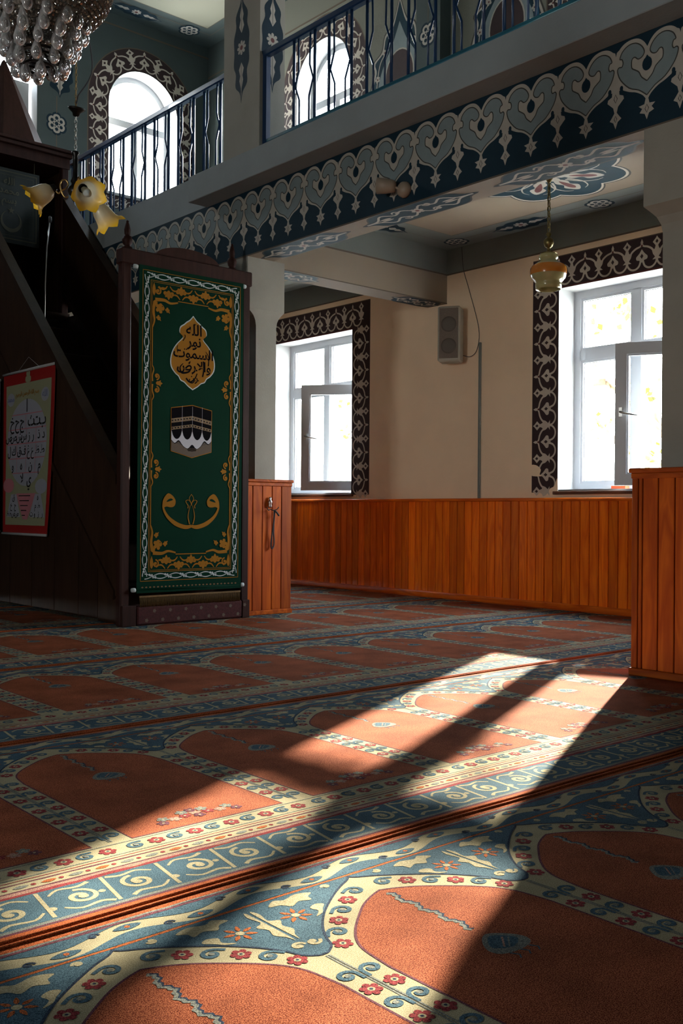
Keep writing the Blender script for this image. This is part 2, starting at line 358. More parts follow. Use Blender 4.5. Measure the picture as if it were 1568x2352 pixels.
# gallery slab, beam, cross beams, ledge
b = MB(); b.box((BX, HY0, Z_B1), (WX, QY, Z_G), 'plaster_ledge'); slab = S(b.build('gallery_slab'), 'plain grey gallery floor slab above the ornamented beam', 'gallery')
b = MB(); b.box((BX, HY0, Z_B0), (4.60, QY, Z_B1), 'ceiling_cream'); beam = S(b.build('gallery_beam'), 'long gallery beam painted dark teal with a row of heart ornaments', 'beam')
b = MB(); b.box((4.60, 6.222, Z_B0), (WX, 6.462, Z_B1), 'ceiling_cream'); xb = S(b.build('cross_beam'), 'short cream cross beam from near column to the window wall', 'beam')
b = MB(); b.box((4.60, 2.30, Z_B0), (WX, 2.55, Z_B1), 'ceiling_cream'); xb2 = S(b.build('cross_beam'), 'cross beam over the right hand column, hidden behind it', 'beam')
b = MB(); b.box((4.18, HY0, 3.15), (BX, 6.60, 3.345), 'plaster_ledge', 0.004); ledge = S(b.build('gallery_ledge'), 'smooth grey ledge sticking out along the gallery edge', 'ledge')
# grey painted upper band of the lower bays, brown lines
b = MB()
for y0, y1 in ((2.55, 6.222), (6.462, QY)):
    b.box((WX-0.004, y0, 2.93), (WX+0.001, y1, Z_B1), 'plaster_grey'); b.box((4.60-0.001, y0, 2.93), (4.604, y1, Z_B1), 'plaster_grey')
b.build('painted_band', wall_right)
b = MB(); b.box((WX-0.006, 2.55, 2.925), (WX, 6.222, 2.937), 'line_brown'); b.box((WX-0.006, 6.462, 2.925), (WX, QY, 2.937), 'line_brown'); b.build('painted_line', wall_right)
b = MB(); b.box((4.60, 6.218, 2.937), (WX, 6.223, Z_B1), 'plaster_grey'); b.box((4.60, 6.216, 2.925), (WX, 6.223, 2.937), 'line_brown'); b.build('painted_band', xb)
b = MB()
b.box((4.60, 6.2215, Z_B0-0.001), (WX, 6.2195, Z_B0+0.008), 'line_brown'); b.build('painted_line', xb)
# lower ceiling: grey border, cream panel, thin lines
lowc = MB(); lowc.box((4.60, 2.55, Z_B1-0.004), (WX, 6.222, Z_B1), 'plaster_grey'); lowc.box((4.60, 6.462, Z_B1-0.004), (WX, QY, Z_B1), 'plaster_grey')
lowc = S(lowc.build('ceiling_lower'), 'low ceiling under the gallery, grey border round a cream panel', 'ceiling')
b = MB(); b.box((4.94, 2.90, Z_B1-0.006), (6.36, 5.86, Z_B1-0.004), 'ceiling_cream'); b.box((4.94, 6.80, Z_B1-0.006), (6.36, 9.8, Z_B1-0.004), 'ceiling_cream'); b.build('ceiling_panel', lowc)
P = Paint()
for x0, x1, y0, y1 in ((4.94, 6.36, 2.90, 5.86), (4.79, 6.50, 2.73, 6.04), (4.94, 6.36, 6.80, 9.8), (4.79, 6.50, 6.64, 9.96)):
    P.stroke([(x0, y0), (x1, y0), (x1, y1), (x0, y1)], 0.010, 'line_brown', 1, True)
onC = lambda x, y, h: (x, y, Z_B1-0.0062-h)
P.build('painted_line', onC, lowc)
# upper painted lines
b = MB(); b.box((HX0, QY-0.004, 6.195), (WX, QY, 6.212), 'line_brown'); b.build('painted_line', wall_far)
b = MB(); b.box((WX-0.004, HY0, 5.96), (WX, QY, 5.975), 'line_brown'); b.build('painted_line', wall_right)
b = MB(); b.box((WX-0.003, 8.75, Z_G), (WX-0.0005, QY, ZC), 'plaster_sage'); b.build('painted_band', wall_right)
P = Paint(); P.stroke([(1.0, 5.0), (6.40, 5.0), (6.40, 9.72), (1.0, 9.72)], 0.014, 'line_brown', 1, True); P.stroke([(0.9, 4.9), (6.52, 4.9), (6.52, 9.84), (0.9, 9.84)], 0.010, 'line_brown', 1, True)
P.build('painted_line', lambda x, y, h: (x, y, ZC-0.004-h), ceil)
# pilaster on the window wall above the gallery
b = MB(); b.box((WX-0.14, 6.20, Z_G), (WX, 6.50, ZC), 'plaster_sage'); pil = S(b.build('trim_1'), 'flat grey pilaster between gallery windows', 'pilaster')

# ---------------------------------------------------------------- columns
def column(y0, y1, x0, x1, label):
    prof = [(0.0, 0.0), (2.17, 0.0), (2.21, 0.008), (2.245, 0.028), (2.27, 0.058), (2.29, 0.085), (Z_B0, 0.085)]
    b = MB(); rings = []
    for z, e in prof: rings.append([(x0-e*1.1, y0-e*0.25, z), (x1+e*0.7, y0-e*0.25, z), (x1+e*0.7, y1+e*0.6, z), (x0-e*1.1, y1+e*0.6, z)])
    vs = [p for q in rings for p in q]; fs = []
    for i in range(len(rings)-1):
        for k in range(4): fs.append((i*4+k, i*4+(k+1) % 4, (i+1)*4+(k+1) % 4, (i+1)*4+k))
    b.add(vs, fs, 'plaster_column'); return S(b.build('column'), label, 'column')
c1 = column(6.08, 6.50, 4.455, 4.645, 'pale column with flared top standing behind the green banner')
c2 = column(2.24, 2.69, 4.45, 4.66, 'wide grey column at the right edge of the photo')
b = MB(); b.box((4.45, 6.05, Z_G), (4.685, 6.52, ZC), 'plaster_column'); uc = S(b.build('column'), 'grey upper column rising between the two gallery railings', 'column')
b = MB(); b.box((4.45, 2.20, Z_G), (4.685, 2.67, ZC), 'plaster_column'); S(b.build('column'), 'upper column above the right hand wooden box, out of the frame', 'column')

def wooden_box(x0, x1, y0, y1, h, label, planks_x, planks_y):
    root = thing('column_casing', label, 'wood casing', ((x0+x1)/2, (y0+y1)/2, 0), 'orange wooden casings round the columns')
    b = MB(); b.box((x0+0.015, y0+0.015, 0.0), (x1-0.015, y1-0.015, h-0.02), 'casing_trim'); b.build('carcass', root)
    for i in range(len(planks_x)-1):
        b = MB(); b.box((planks_x[i]+0.003, y0, 0.035), (planks_x[i+1]-0.003, y0+0.014, h-0.045), 'casing_wood', 0.003); b.build('plank', root)
    for i in range(len(planks_y)-1):
        b = MB(); b.box((x0, planks_y[i]+0.003, 0.035), (x0+0.014, planks_y[i+1]-0.003, h-0.045), 'casing_wood', 0.003); b.build('plank', root)
    b = MB(); b.box((x0-0.015, y0-0.015, h-0.022), (x1+0.01, y1+0.01, h), 'casing_trim', 0.005); b.box((x0-0.007, y0-0.007, h-0.05), (x1, y1, h-0.022), 'casing_trim', 0.004); b.build('cap_moulding', root)
    b = MB(); b.box((x0-0.012, y0-0.012, 0), (x1+0.004, y1+0.004, 0.035), 'casing_trim', 0.004); b.build('plinth', root)
    return root
box1 = wooden_box(4.36, 4.785, 6.05, 6.58, 1.018, 'narrow orange wooden casing beside the green banner, hook on its face', [4.36, 4.416, 4.506, 4.597, 4.686, 4.785], [6.05+0.0883*i for i in range(7)])
box2 = wooden_box(4.26, 4.80, 2.13, 2.735, 1.0, 'orange wooden casing round the right hand column, at the photo edge', [4.26+0.09*i for i in range(7)], [2.735, 2.698, 2.674, 2.59, 2.503, 2.415, 2.33, 2.24, 2.13][::-1])

# ---------------------------------------------------------------- wainscot on the window wall
wroot = thing('wainscot', 'orange wooden plank wainscot running under the windows', 'wainscot', (WX, 6.4, 0)); wroot['kind'] = 'structure'
b = MB(); b.box((WX-0.022, HY0, 0), (WX, QY, 0.90), 'trim_wood'); b.build('backing', wroot)
y = 8.93
while y > 1.6:
    y1 = y-0.0873; b = MB(); b.box((WX-0.037, y1+0.0035, 0.05), (WX-0.022, y-0.0035, 0.885), 'wainscot_wood', 0.004); b.build('plank', wroot); y = y1
b = MB(); b.box((WX-0.062, HY0, 0.878), (WX, QY, 0.905), 'trim_wood', 0.006); b.build('cap_moulding', wroot)
b = MB(); b.box((WX-0.055, HY0, 0), (WX-0.02, QY, 0.055), 'trim_wood', 0.008); b.build('plinth', wroot)

# ---------------------------------------------------------------- windows
def bars(b, fn, x0, x1, z0, z1, w, d0, d1, mt='upvc'):
    """rectangular ring of plastic profile; fn maps (x,z,depth)"""
    for a0, a1, c0, c1 in ((x0+w, x1-w, z0, z0+w), (x0+w, x1-w, z1-w, z1), (x0, x0+w, z0, z1), (x1-w, x1, z0, z1)):
        b.prism([(a0, c0), (a1, c0), (a1, c1), (a0, c1)], fn, d0, d1, mt)
def pane(parent, fn, poly, d, name='pane'):
    b = MB(); b.prism(poly, fn, d, d+0.006, 'pane_glass'); return b.build(name, parent)
def window_lower(n, y0, y1, label, ang, shift=0.0):
    z0, z1 = WIN_Z; mid = (y0+y1)/2+shift; root = thing('window_%d' % n, label, 'window', (WX+0.22, mid, z0)); root['kind'] = 'structure'
    fn = lambda x, z, d: (WX+0.19+d, x, z)
    b = MB(); bars(b, fn, y0, y1, z0, z1, 0.065, 0.02, 0.085)
    b.prism(rect(mid-0.04, mid+0.04, z0+0.06, z1-0.06), fn, 0.02, 0.085, 'upvc')
    b.prism(rect(y0+0.06, y1-0.06, 2.035, 2.12), fn, 0.02, 0.085, 'upvc'); b.build('window_frame', root)
    # glazing beads
    b = MB()
    for a0, a1, c0, c1 in ((y0+0.065, mid-0.04, 2.12, z1-0.065), (mid+0.04, y1-0.065, 2.12, z1-0.065), (mid+0.04, y1-0.065, z0+0.065, 2.035)):
        bars(b, fn, a0, a1, c0, c1, 0.02, 0.028, 0.05); bars(b, fn, a0+0.018, a1-0.018, c0+0.018, c1-0.018, 0.005, 0.045, 0.058, 'gasket')
    b.build('glazing_bead', root)
    for a0, a1, c0, c1 in ((y0+0.065, mid-0.04, 2.12, z1-0.065), (mid+0.04, y1-0.065, 2.12, z1-0.065), (mid+0.04, y1-0.065, z0+0.065, 2.035)):
        pane(root, fn, rect(a0+0.01, a1-0.01, c0+0.01, c1-0.01), 0.05)
    # the inward opening sash, hinged at the low-Y jamb
    hx, hy = WX+0.205, y0+0.045; w = mid+0.055-hy; ca, sa = math.cos(ang), math.sin(ang)
    sfn = lambda x, z, d: (hx-sa*x+d*ca, hy+ca*x+d*sa, z)
    b = MB(); bars(b, sfn, 0, w, z0+0.035, 2.075, 0.085, -0.03, 0.03); bars(b, sfn, 0.083, w-0.083, z0+0.118, 1.992, 0.016, -0.02, 0.0)
    s = b.build('sash', root)
    pane(s, sfn, rect(0.08, w-0.08, z0+0.115, 1.995), 0.0)
    b = MB(); hz = 1.55
    b.prism(rect(w-0.055, w-0.03, hz-0.035, hz+0.035), sfn, -0.042, -0.03, 'steel'); b.tube([sfn(w-0.042, hz, -0.03), sfn(w-0.042, hz, -0.06)], 0.008, 'steel')
    b.tube([sfn(w-0.042, hz, -0.06), sfn(w-0.08, hz-0.012, -0.062), sfn(w-0.17, hz-0.03, -0.058)], 0.0085, 'steel'); b.build('handle', s)
    # reveal lining and sill
    b = MB(); e = 0.003
    b.box((WX-0.001, y0-0.0, z0), (WX+0.30, y0+e, z1), 'reveal_white'); b.box((WX-0.001, y1-e, z0), (WX+0.30, y1, z1), 'reveal_white'); b.box((WX-0.001, y0, z1-e), (WX+0.30, y1, z1), 'reveal_white'); b.build('reveal', root)
    b = MB(); b.box((WX-0.03, y0-0.03, z0-0.028), (WX+0.20, y1+0.03, z0-0.001), 'sill_brown', 0.004); b.build('window_sill', root)
    b = MB(); b.box((WX-0.02, y0+0.02, z0), (WX+0.24, y1-0.02, z0+0.012), 'reveal_white'); b.build('sill_top', root)
    portal((WX+0.33, mid, (z0+z1)/2), (0, PI/2, 0), z1-z0, y1-y0)
    return root
window_lower(1, *WIN_Y[0], 'tall white window left of the speaker, its lower sash swung open', math.atan2(0.41, 0.48))
window_lower(2, *WIN_Y[1], 'tall white window at the right, tree branches outside, sash ajar', math.atan2(0.27, 0.56), 0.045)

def window_arched(n, c, w, z0, zs, fn, label, trans, lower=True, blind=False, pr=None):
    root = thing('window_%d' % n, label, 'window', fn(c, z0, 0.22)); root['kind'] = 'structure'; fw = 0.06
    outer = arch(c, w, z0, zs); inner = arch(c, w-2*fw, trans+0.04, zs)
    g = lambda x, z, d: fn(x, z, 0.24+d)
    slab2d(outer, [inner, rect(c-w/2+fw, c-0.035, z0+fw, trans-0.04), rect(c+0.035, c+w/2-fw, z0+fw, trans-0.04)], 0.06, 'upvc', lambda x, y, z: tuple(Vector(g(x, y, z))-WL[root.name]), 'window_frame', root)
    pane(root, g, inner, 0.0)
    for q in (rect(c-w/2+fw, c-0.035, z0+fw, trans-0.04), rect(c+0.035, c+w/2-fw, z0+fw, trans-0.04)): pane(root, g, q, 0.0)
    if blind:
        b = MB(); b.prism(rect(c-w/2+0.02, c+w/2-0.02, z0+0.01, trans-0.02), fn, 0.17, 0.185, 'reveal_white'); b.build('blind', root)
    b = MB(); o2 = arch(c, w-0.006, z0+0.002, zs); n_ = len(outer)
    b.add([fn(x, y, -0.001) for x, y in o2]+[fn(x, y, 0.3) for x, y in o2], [(i, (i+1) % n_, n_+(i+1) % n_, n_+i) for i in range(n_)], 'reveal_white'); b.build('reveal', root)
    b = MB(); b.prism(rect(c-w/2-0.03, c+w/2+0.03, z0-0.03, z0), fn, -0.03, 0.15, 'reveal_white'); b.build('window_sill', root)
    return root
for i, c in enumerate(LWY):
    fL = lambda x, z, d: (HX0-d*0.6, x, z)
    window_arched((3, 9, 10)[i], c, 1.05, 0.95, 2.25, fL, 'unseen arched window added in the left hall wall to light the bay', 2.1); portal((HX0-0.23, c, 1.85), (0, -PI/2, 0), 1.8, 1.05)
fW = lambda x, z, d: (WX+d, x, z); fQ = lambda x, z, d: (x, QY+d, z)
window_arched(4, 8.0, UP[0], UP[1], UP[2], fW, 'arched gallery window seen through the blue balusters', 5.15); portal((WX+0.33, 8.0, 5.0), (0, PI/2, 0), 1.35, 0.85)
window_arched(5, 4.45, UP[0], UP[1], UP[2], fW, 'arched gallery window above the frame', 5.15); portal((WX+0.33, 4.45, 5.0), (0, PI/2, 0), 1.35, 0.85)
window_arched(6, 5.825, 0.89, 4.33, 5.335, fQ, 'large bright arched window with scrollwork surround at upper left', 5.22); portal((5.825, QY+0.33, 5.05), (-PI/2, 0, 0), 0.89, 1.42)
window_arched(7, 4.10, 0.89, 4.33, 5.335, fQ, 'arched window half hidden behind the chandelier, lower half covered', 5.36, blind=True); portal((4.10, QY+0.33, 5.05), (-PI/2, 0, 0), 0.89, 1.42)
window_arched(8, 2.375, 0.89, 4.33, 5.335, fQ, 'arched window further along the end wall, out of the frame', 5.22, blind=True)

# ---------------------------------------------------------------- painted friezes round the windows
def frieze_unit(P, L, V):
    """one scrollwork repeat, u in -L/2..L/2, v 0..V (0 = inner edge)"""
    X = lambda a: a*L; Y = lambda a: a*V; w = 0.055*V
    for s in (-1, 1):
        P.stroke(cr([(0, Y(.80)), (s*X(.06), Y(.74)), (s*X(.2), Y(.70)), (s*X(.33), Y(.62)), (s*X(.42), Y(.50)), (s*X(.5), Y(.38))], False, 4), (w*0.9, w*1.2), 'frieze_light', 2)
        P.stroke(cr([(s*X(.5), Y(.36)), (s*X(.47), Y(.22)), (s*X(.36), Y(.115)), (s*X(.22), Y(.10)), (s*X(.10), Y(.17)), (s*X(.045), Y(.30)), (s*X(.05), Y(.38))], False, 4), (w, w*1.1), 'frieze_light', 2)
    P.sym([(0, Y(.26)), (X(.05), Y(.33)), (X(.17), Y(.36)), (X(.19), Y(.44)), (X(.13), Y(.50)), (X(.07), Y(.56)), (0, Y(.66))], 'frieze_light', 3)
    P.poly([(0, Y(.38)), (X(.055), Y(.455)), (0, Y(.53)), (-X(.055), Y(.455))], 'frieze_dark', 4)
    P.poly([(0, Y(.955)), (X(.045), Y(.86)), (X(.03), Y(.78)), (-X(.03), Y(.78)), (-X(.045), Y(.86))], 'frieze_light', 3)
    P.disc(0, Y(.755), 0.035*V, 'ornament_red', 4, n=6)
def frieze_knot(P, L, V):
    X = lambda a: a*L; Y = lambda a: a*V
    P.sym([(0, Y(.24)), (X(.03), Y(.30)), (X(.15), Y(.30)), (X(.06), Y(.37)), (X(.13), Y(.46)), (X(.16), Y(.55)), (X(.07), Y(.60)), (X(.045), Y(.68)), (X(.05), Y(.70)), (X(.14), Y(.80)), (X(.04), Y(.90)), (0, Y(.96))], 'frieze_light', 3, sm=False)
    P.poly([(0, Y(.745)), (X(.05), Y(.80)), (0, Y(.87)), (-X(.05), Y(.80))], 'frieze_dark', 4)
def band(P, x0, length, V, n, dy=0.0):
    L = length/n
    for i in range(n):
        P.T.append(lambda x, y, c=x0+(i+.5)*L: (c+x, dy+y)); frieze_unit(P, L, V); P.T.pop()
    for i in range(n+1):
        P.T.append(lambda x, y, c=x0+i*L: (c+x, dy+y)); frieze_knot(P, L, V); P.T.pop()
V = 0.262
def window_frieze(y0, y1, name_label):
    z0, z1 = WIN_Z
    P = Paint(); P.poly(rect(y0-V, y1+V, z1+0.002, z1+V), 'frieze_dark', 0); P.stroke([(y0-V, z1+V), (y1+V, z1+V)], 0.008, 'line_brown', 1); P.stroke([(y0, z1+0.005), (y1, z1+0.005)], 0.012, 'ornament_red', 1)
    P.T.append(lambda x, y: (x, z1+y)); band(P, y0-V/2, y1-y0+V, V, 6); P.T.pop()
    for y, s in ((y0, -1), (y1, 1)):
        P.poly(rect(*sorted((y, y+s*V)), z0-0.01, z1+0.002), 'frieze_dark', 0)
        P.T.append(lambda x, v, yy=y, s=s: (yy+s*v, x)); band(P, z0+0.0, z1-z0-0.02, V, 6); P.T.pop()
    if name_label:   # plaster patches where the paint flaked near the sill
        P.smooth([(y1+V+.01, z0+.215), (y1+V*.8, z0+.215), (y1+V*.64, z0+.18), (y1+V*.68, z0+.14), (y1+V*.6, z0+.125), (y1+V+.01, z0+.135)], 'plaster_cream', 6)
        P.smooth([(y1+.0, z0-.015), (y1+V*.3, z0-.015), (y1+V*.28, z0+.02), (y1+V*.12, z0+.04), (y1+V*.05, z0+.08), (y1, z0+.10)], 'plaster_cream', 6)
    P.build('painted_frieze', onW, wall_right)
window_frieze(*WIN_Y[0], False); window_frieze(*WIN_Y[1], True)
def arch_frieze(c, w, z0, zs, on, parent, V=0.25):
    R = w/2; La = PI*R; straight = zs-z0; tot = 2*straight+La
    def pth(s, v):
        if s < straight: return (c-R-v, z0+s)
        if s < straight+La:
            t = (s-straight)/R; return (c-(R+v)*math.cos(t), zs+(R+v)*math.sin(t))
        return (c+R+v, zs-(s-straight-La))
    P = Paint(); n = 60
    for i in range(n):
        a, b_ = tot*i/n, tot*(i+1)/n; P.poly([pth(a, 0.003), pth(b_, 0.003), pth(b_, V), pth(a, V)], 'frieze_dark', 0)
        P.poly([pth(a, V-0.004), pth(b_, V-0.004), pth(b_, V+0.008), pth(a, V+0.008)], 'line_brown', 1)
    k = 13
    P2 = Paint()
    band(P2, 0.0, tot, V, k)
    for vs, fs, mt, ly in P2.items: P.items.append(([pth(x, y) for x, y in vs], fs, mt, ly))
    # scalloped strip below the sill
    P.poly(rect(c-R-V, c+R+V, z0-0.17, z0-0.03), 'frieze_dark', 0)
    P2 = Paint(); band(P2, 0.0, w+2*V, 0.14, 9)
    for vs, fs, mt, ly in P2.items: P.items.append(([(c-R-V+x, z0-0.17+y) for x, y in vs], fs, mt, ly))
    P.build('painted_frieze', on, parent)
for c, w in QW[:1]: arch_frieze(c, w, 4.33, 5.335, onQ, wall_far)
for c in UP_Y: arch_frieze(c, UP[0], UP[1], UP[2], onW, wall_right, 0.24)

# ---------------------------------------------------------------- ornament band on the gallery beam
P = Paint(0.0006); P.poly(rect(HY0, QY, 0.0, Z_B1-Z_B0-0.002), 'ornament_teal', 0); P.stroke([(HY0, 0.004), (QY, 0.004)], 0.010, 'line_brown', 1)
heart_out = [(0, .168), (.045, .205), (.10, .232), (.15, .287), (.168, .335), (.160, .352), (.143, .350), (.136, .368), (.143, .388), (.155, .393), (.140, .425), (.105, .446), (.065, .444), (.032, .420), (.016, .388), (.027, .366), (.050, .360), (.070, .376), (.086, .366), (.086, .328), (.068, .312), (.046, .295), (.030, .265), (0, .238)]
sil = [(0, .14), (.022, .172), (.06, .198), (.10, .213), (.145, .236), (.178, .250), (.178, .412), (.160, .440), (.130, .462), (.090, .470), (.050, .462), (.020, .438), (0, .408)]
leafk = 'ornament_cream'
pitch = 0.356; c0 = 3.083
k0, k1 = int((0.5-c0)/pitch), int((QY-0.2-c0)/pitch)
for k in range(k0, k1+1):
    P.T.append(lambda x, y, c=c0+k*pitch: (c+x, y))
    P.sym(sil, leafk, 1, n=3)
    ho = cr(heart_out, False, 3); full = ho[:-1]+[(-x, y) for x, y in ho[::-1]][:-1]
    for sgn in (1, -1): P.stroke([(sgn*x, y) for x, y in ho], 0.006, 'ornament_dark', 3); P.poly([(sgn*x, y) for x, y in ho], 'ornament_grey', 2)
    P.disc(0, .322, .027, 'ornament_teal', 4, .034, 14); P.poly([(-.018, .342), (.018, .342), (0, .366)], 'ornament_teal', 4)
    P.sym([(0, .048), (.012, .078), (.040, .088), (.026, .106), (.046, .122), (.014, .126), (.008, .150), (0, .170)], leafk, 2, sm=False)
    P.stroke([(0, .082), (.010, .102), (0, .122), (-.010, .102)], 0.004, 'ornament_dark', 3, True)
    P.T.pop()
    P.T.append(lambda x, y, c=c0+(k+.5)*pitch: (c+x, y))
    P.sym([(0, .048), (.013, .082), (.034, .095), (.020, .112), (.007, .130), (.014, .158), (.048, .190), (.044, .206), (.022, .216), (.018, .262), (0, .27)], leafk, 2, sm=False)
    P.stroke([(0, .082), (.008, .098), (0, .114), (-.008, .098)], 0.004, 'ornament_dark', 3, True); P.stroke([(0, .180), (.010, .200), (0, .222), (-.010, .200)], 0.004, 'ornament_dark', 3, True)
    for s in (-1, 1): P.disc(s*.034, .243, .010, 'ornament_teal', 4, .014, 10); P.stroke([(s*.034, .24), (s*.045, .215), (s*.06, .205)], (0.014, 0.003), 'ornament_teal', 4)
    P.T.pop()
P.build('painted_ornament', lambda x, y, h: (BX-0.0005-h, x, Z_B0+y), beam)

# cartouches under the beams (arabesques on blue)
def cartouche(P, L, w, half=False):
    """blue cartouche with tapering ends, length L along x, width w"""
    o = cr([(-L/2, 0), (-L*.42, .12*w), (-L*.36, .40*w), (-L*.26, .5*w), (0, .5*w), (L*.26, .5*w), (L*.36, .40*w), (L*.42, .12*w), (L/2, 0), (L*.42, -.12*w), (L*.36, -.40*w), (L*.26, -.5*w), (0, -.5*w), (-L*.26, -.5*w), (-L*.36, -.40*w), (-L*.42, -.12*w)], True, 3)
    P.poly(o, 'ornament_blue', 1); P.stroke(o, 0.012, 'ornament_dark', 2, True)
    for s in (-1, 1):
        for t in (-1, 1):
            P.stroke(cr([(0, 0), (s*.08*L, t*.30*w), (s*.17*L, t*.12*w), (s*.26*L, t*.33*w), (s*.35*L, t*.05*w), (s*.46*L, 0)], False, 4), 0.016, 'ornament_cream', 3)
            P.spiral(s*.13*L, t*.24*w, .15*w, .8, 0, .012, 'ornament_cream', 3, 14, s*t); P.leaf(s*.22*L, t*.05*w, 0 if s > 0 else PI, .12*L, .10*w, 'ornament_cream', 3)
    P.petals(0, 0, .16*w, 6, 'ornament_cream', 4); P.disc(0, 0, .06*w, 'ornament_red', 5)
P = Paint()
for yc in (5.55, 4.42, 3.30, 7.10):
    P.T.append(lambda x, y, yc=yc: (4.48+y, yc+x)); cartouche(P, 1.0, 0.235); P.T.pop()
P.build('painted_cartouche', lambda x, y, h: (x, y, Z_B0-h), beam)
P = Paint()
for xc in (4.98, 6.42):
    P.T.append(lambda x, y, xc=xc: (xc+x, 6.342+y)); cartouche(P, 0.60, 0.235); P.T.pop()
P.build('painted_cartouche', lambda x, y, h: (x, y, Z_B0-h), xb)

def hexflower(P, x, y, rr, ph=0.0):
    P.petals(x, y, rr, 6, 'ornament_teal', 1, 0.10, ph); P.petals(x, y, rr*.80, 6, 'ornament_cream', 2, 0.12, ph)
    for k in range(6): P.disc(x+rr*.52*math.cos(k*PI/3+ph), y+rr*.52*math.sin(k*PI/3+ph), rr*.17, 'ornament_teal', 3, n=8)
    P.disc(x, y, rr*.19, 'ornament_teal', 3, n=8)
    for k in range(6): P.disc(x+rr*.30*math.cos(k*PI/3+ph+PI/6), y+rr*.30*math.sin(k*PI/3+ph+PI/6), rr*.07, 'ornament_teal', 3, n=6)
def longleaf(P, x, y, L, w, vert=True):
    T = (lambda a, b: (x+a, y+b)) if vert else (lambda a, b: (x+b, y+a))
    P.T.append(T)
    h = [(0, -L/2), (.10*w, -.40*L), (.38*w, -.33*L), (.36*w, -.22*L), (.50*w, -.14*L), (.47*w, -.02*L), (.5*w, .10*L), (.36*w, .20*L), (.38*w, .30*L), (.10*w, .40*L), (0, L/2)]
    P.sym(h, 'ornament_teal', 1)
    P.petals(0, 0, .22*w, 8, 'ornament_cream', 2, .3); P.disc(0, 0, .09*w, 'ornament_red', 3)
    for s in (-1, 1):
        P.sym([(0, s*.13*L), (.16*w, s*.19*L), (.07*w, s*.25*L), (.12*w, s*.29*L), (.03*w, s*.36*L), (0, s*.46*L)], 'ornament_cream', 2, sm=False); P.stroke([(0, s*.15*L), (0, s*.40*L)], .02*w, 'ornament_dark', 3)
    P.T.pop()
# lower ceiling rosette and medallions
P = Paint(); P.T.append(lambda x, y: (5.70+x, 4.38+y))
n = 96; ros = lambda R, d: [((R+d*abs(math.cos(4*t)))*math.cos(t), (R+d*abs(math.cos(4*t)))*math.sin(t)) for t in [2*PI*k/n for k in range(n)]]
P.poly(ros(.50, .10), 'ornament_dark', 1); P.poly(ros(.485, .10), 'frieze_light', 2); P.poly(ros(.465, .10), 'ornament_blue', 3)
for k in range(8):
    an = k*PI/4; c, s = math.cos(an), math.sin(an)
    P.T.append(lambda x, y, c=c, s=s: (c*x-s*y, s*x+c*y))
    P.smooth([(.12, 0), (.2, .05), (.27, .03), (.33, .06), (.42, 0), (.33, -.06), (.27, -.03), (.2, -.05)], 'ornament_cream', 5); P.smooth([(.17, 0), (.25, .022), (.33, .025), (.37, 0), (.33, -.025), (.25, -.022)], 'ornament_red', 6)
    P.stroke(cr([(.16, .08), (.28, .12), (.38, .10), (.42, .05)], False, 3), (.018, .006), 'ornament_cream', 4); P.stroke(cr([(.16, -.08), (.28, -.12), (.38, -.10), (.42, -.05)], False, 3), (.018, .006), 'ornament_cream', 4)
    P.T.pop()
P.petals(0, 0, .13, 8, 'ornament_cream', 6); P.disc(0, 0, .06, 'ornament_red', 7); P.T.pop()
for xx in (6.53, 4.88):
    for yy in (5.96, 4.49, 2.85): hexflower(P, xx, yy, .105)
    for yy in (5.25, 3.68): longleaf(P, xx, yy, .62, .22)
hexflower(P, 5.1, 6.06, .10); longleaf(P, 5.72, 6.05, .60, .22, False)
longleaf(P, 5.72, 6.62, .60, .22, False); longleaf(P, 6.53, 7.5, .62, .22)
P.build('painted_rosette', onC, lowc)
# upper ceiling border, end wall, upper column
P = Paint(); hexflower(P, 6.27, 9.90, .12); longleaf(P, 5.60, 9.93, .66, .20, False); hexflower(P, 4.9, 9.93, .12); longleaf(P, 6.57, 9.2, .66, .20)
P.build('painted_rosette', lambda x, y, h: (x, y, ZC-0.005-h), ceil)
P = Paint(); hexflower(P, 4.765, 4.925, .115, PI/6); longleaf(P, 4.80, 5.50, .58, .30); P.stroke([(4.765, 5.22), (4.765, 5.04)], .010, 'line_brown', 1); P.stroke([(4.765, 4.81), (4.765, 3.5)], .010, 'line_brown', 1)
P.build('painted_medallion', onQ, wall_far)
P = Paint(); longleaf(P, 6.285, 4.32, .86, .20); P.stroke([(6.285, 4.75), (6.285, 6.2)], .008, 'line_brown', 1)
P.build('painted_medallion', lambda x, y, h: (4.45-h, x, y), uc)
P = Paint(); longleaf(P, 4.567, 4.33, .80, .20); P.stroke([(4.567, 4.73), (4.567, 6.2)], .008, 'line_brown', 1)
P.build('painted_medallion', lambda x, y, h: (x, 6.05-h, y), uc)
P = Paint(); longleaf(P, 6.35, 5.86, .80, .20); hexflower(P, 6.35, 5.12, .11); P.stroke([(6.35, 5.46), (6.35, 5.23)], .008, 'line_brown', 1)
P.build('painted_medallion', lambda x, y, h: (WX-0.14-h, x, y), pil)
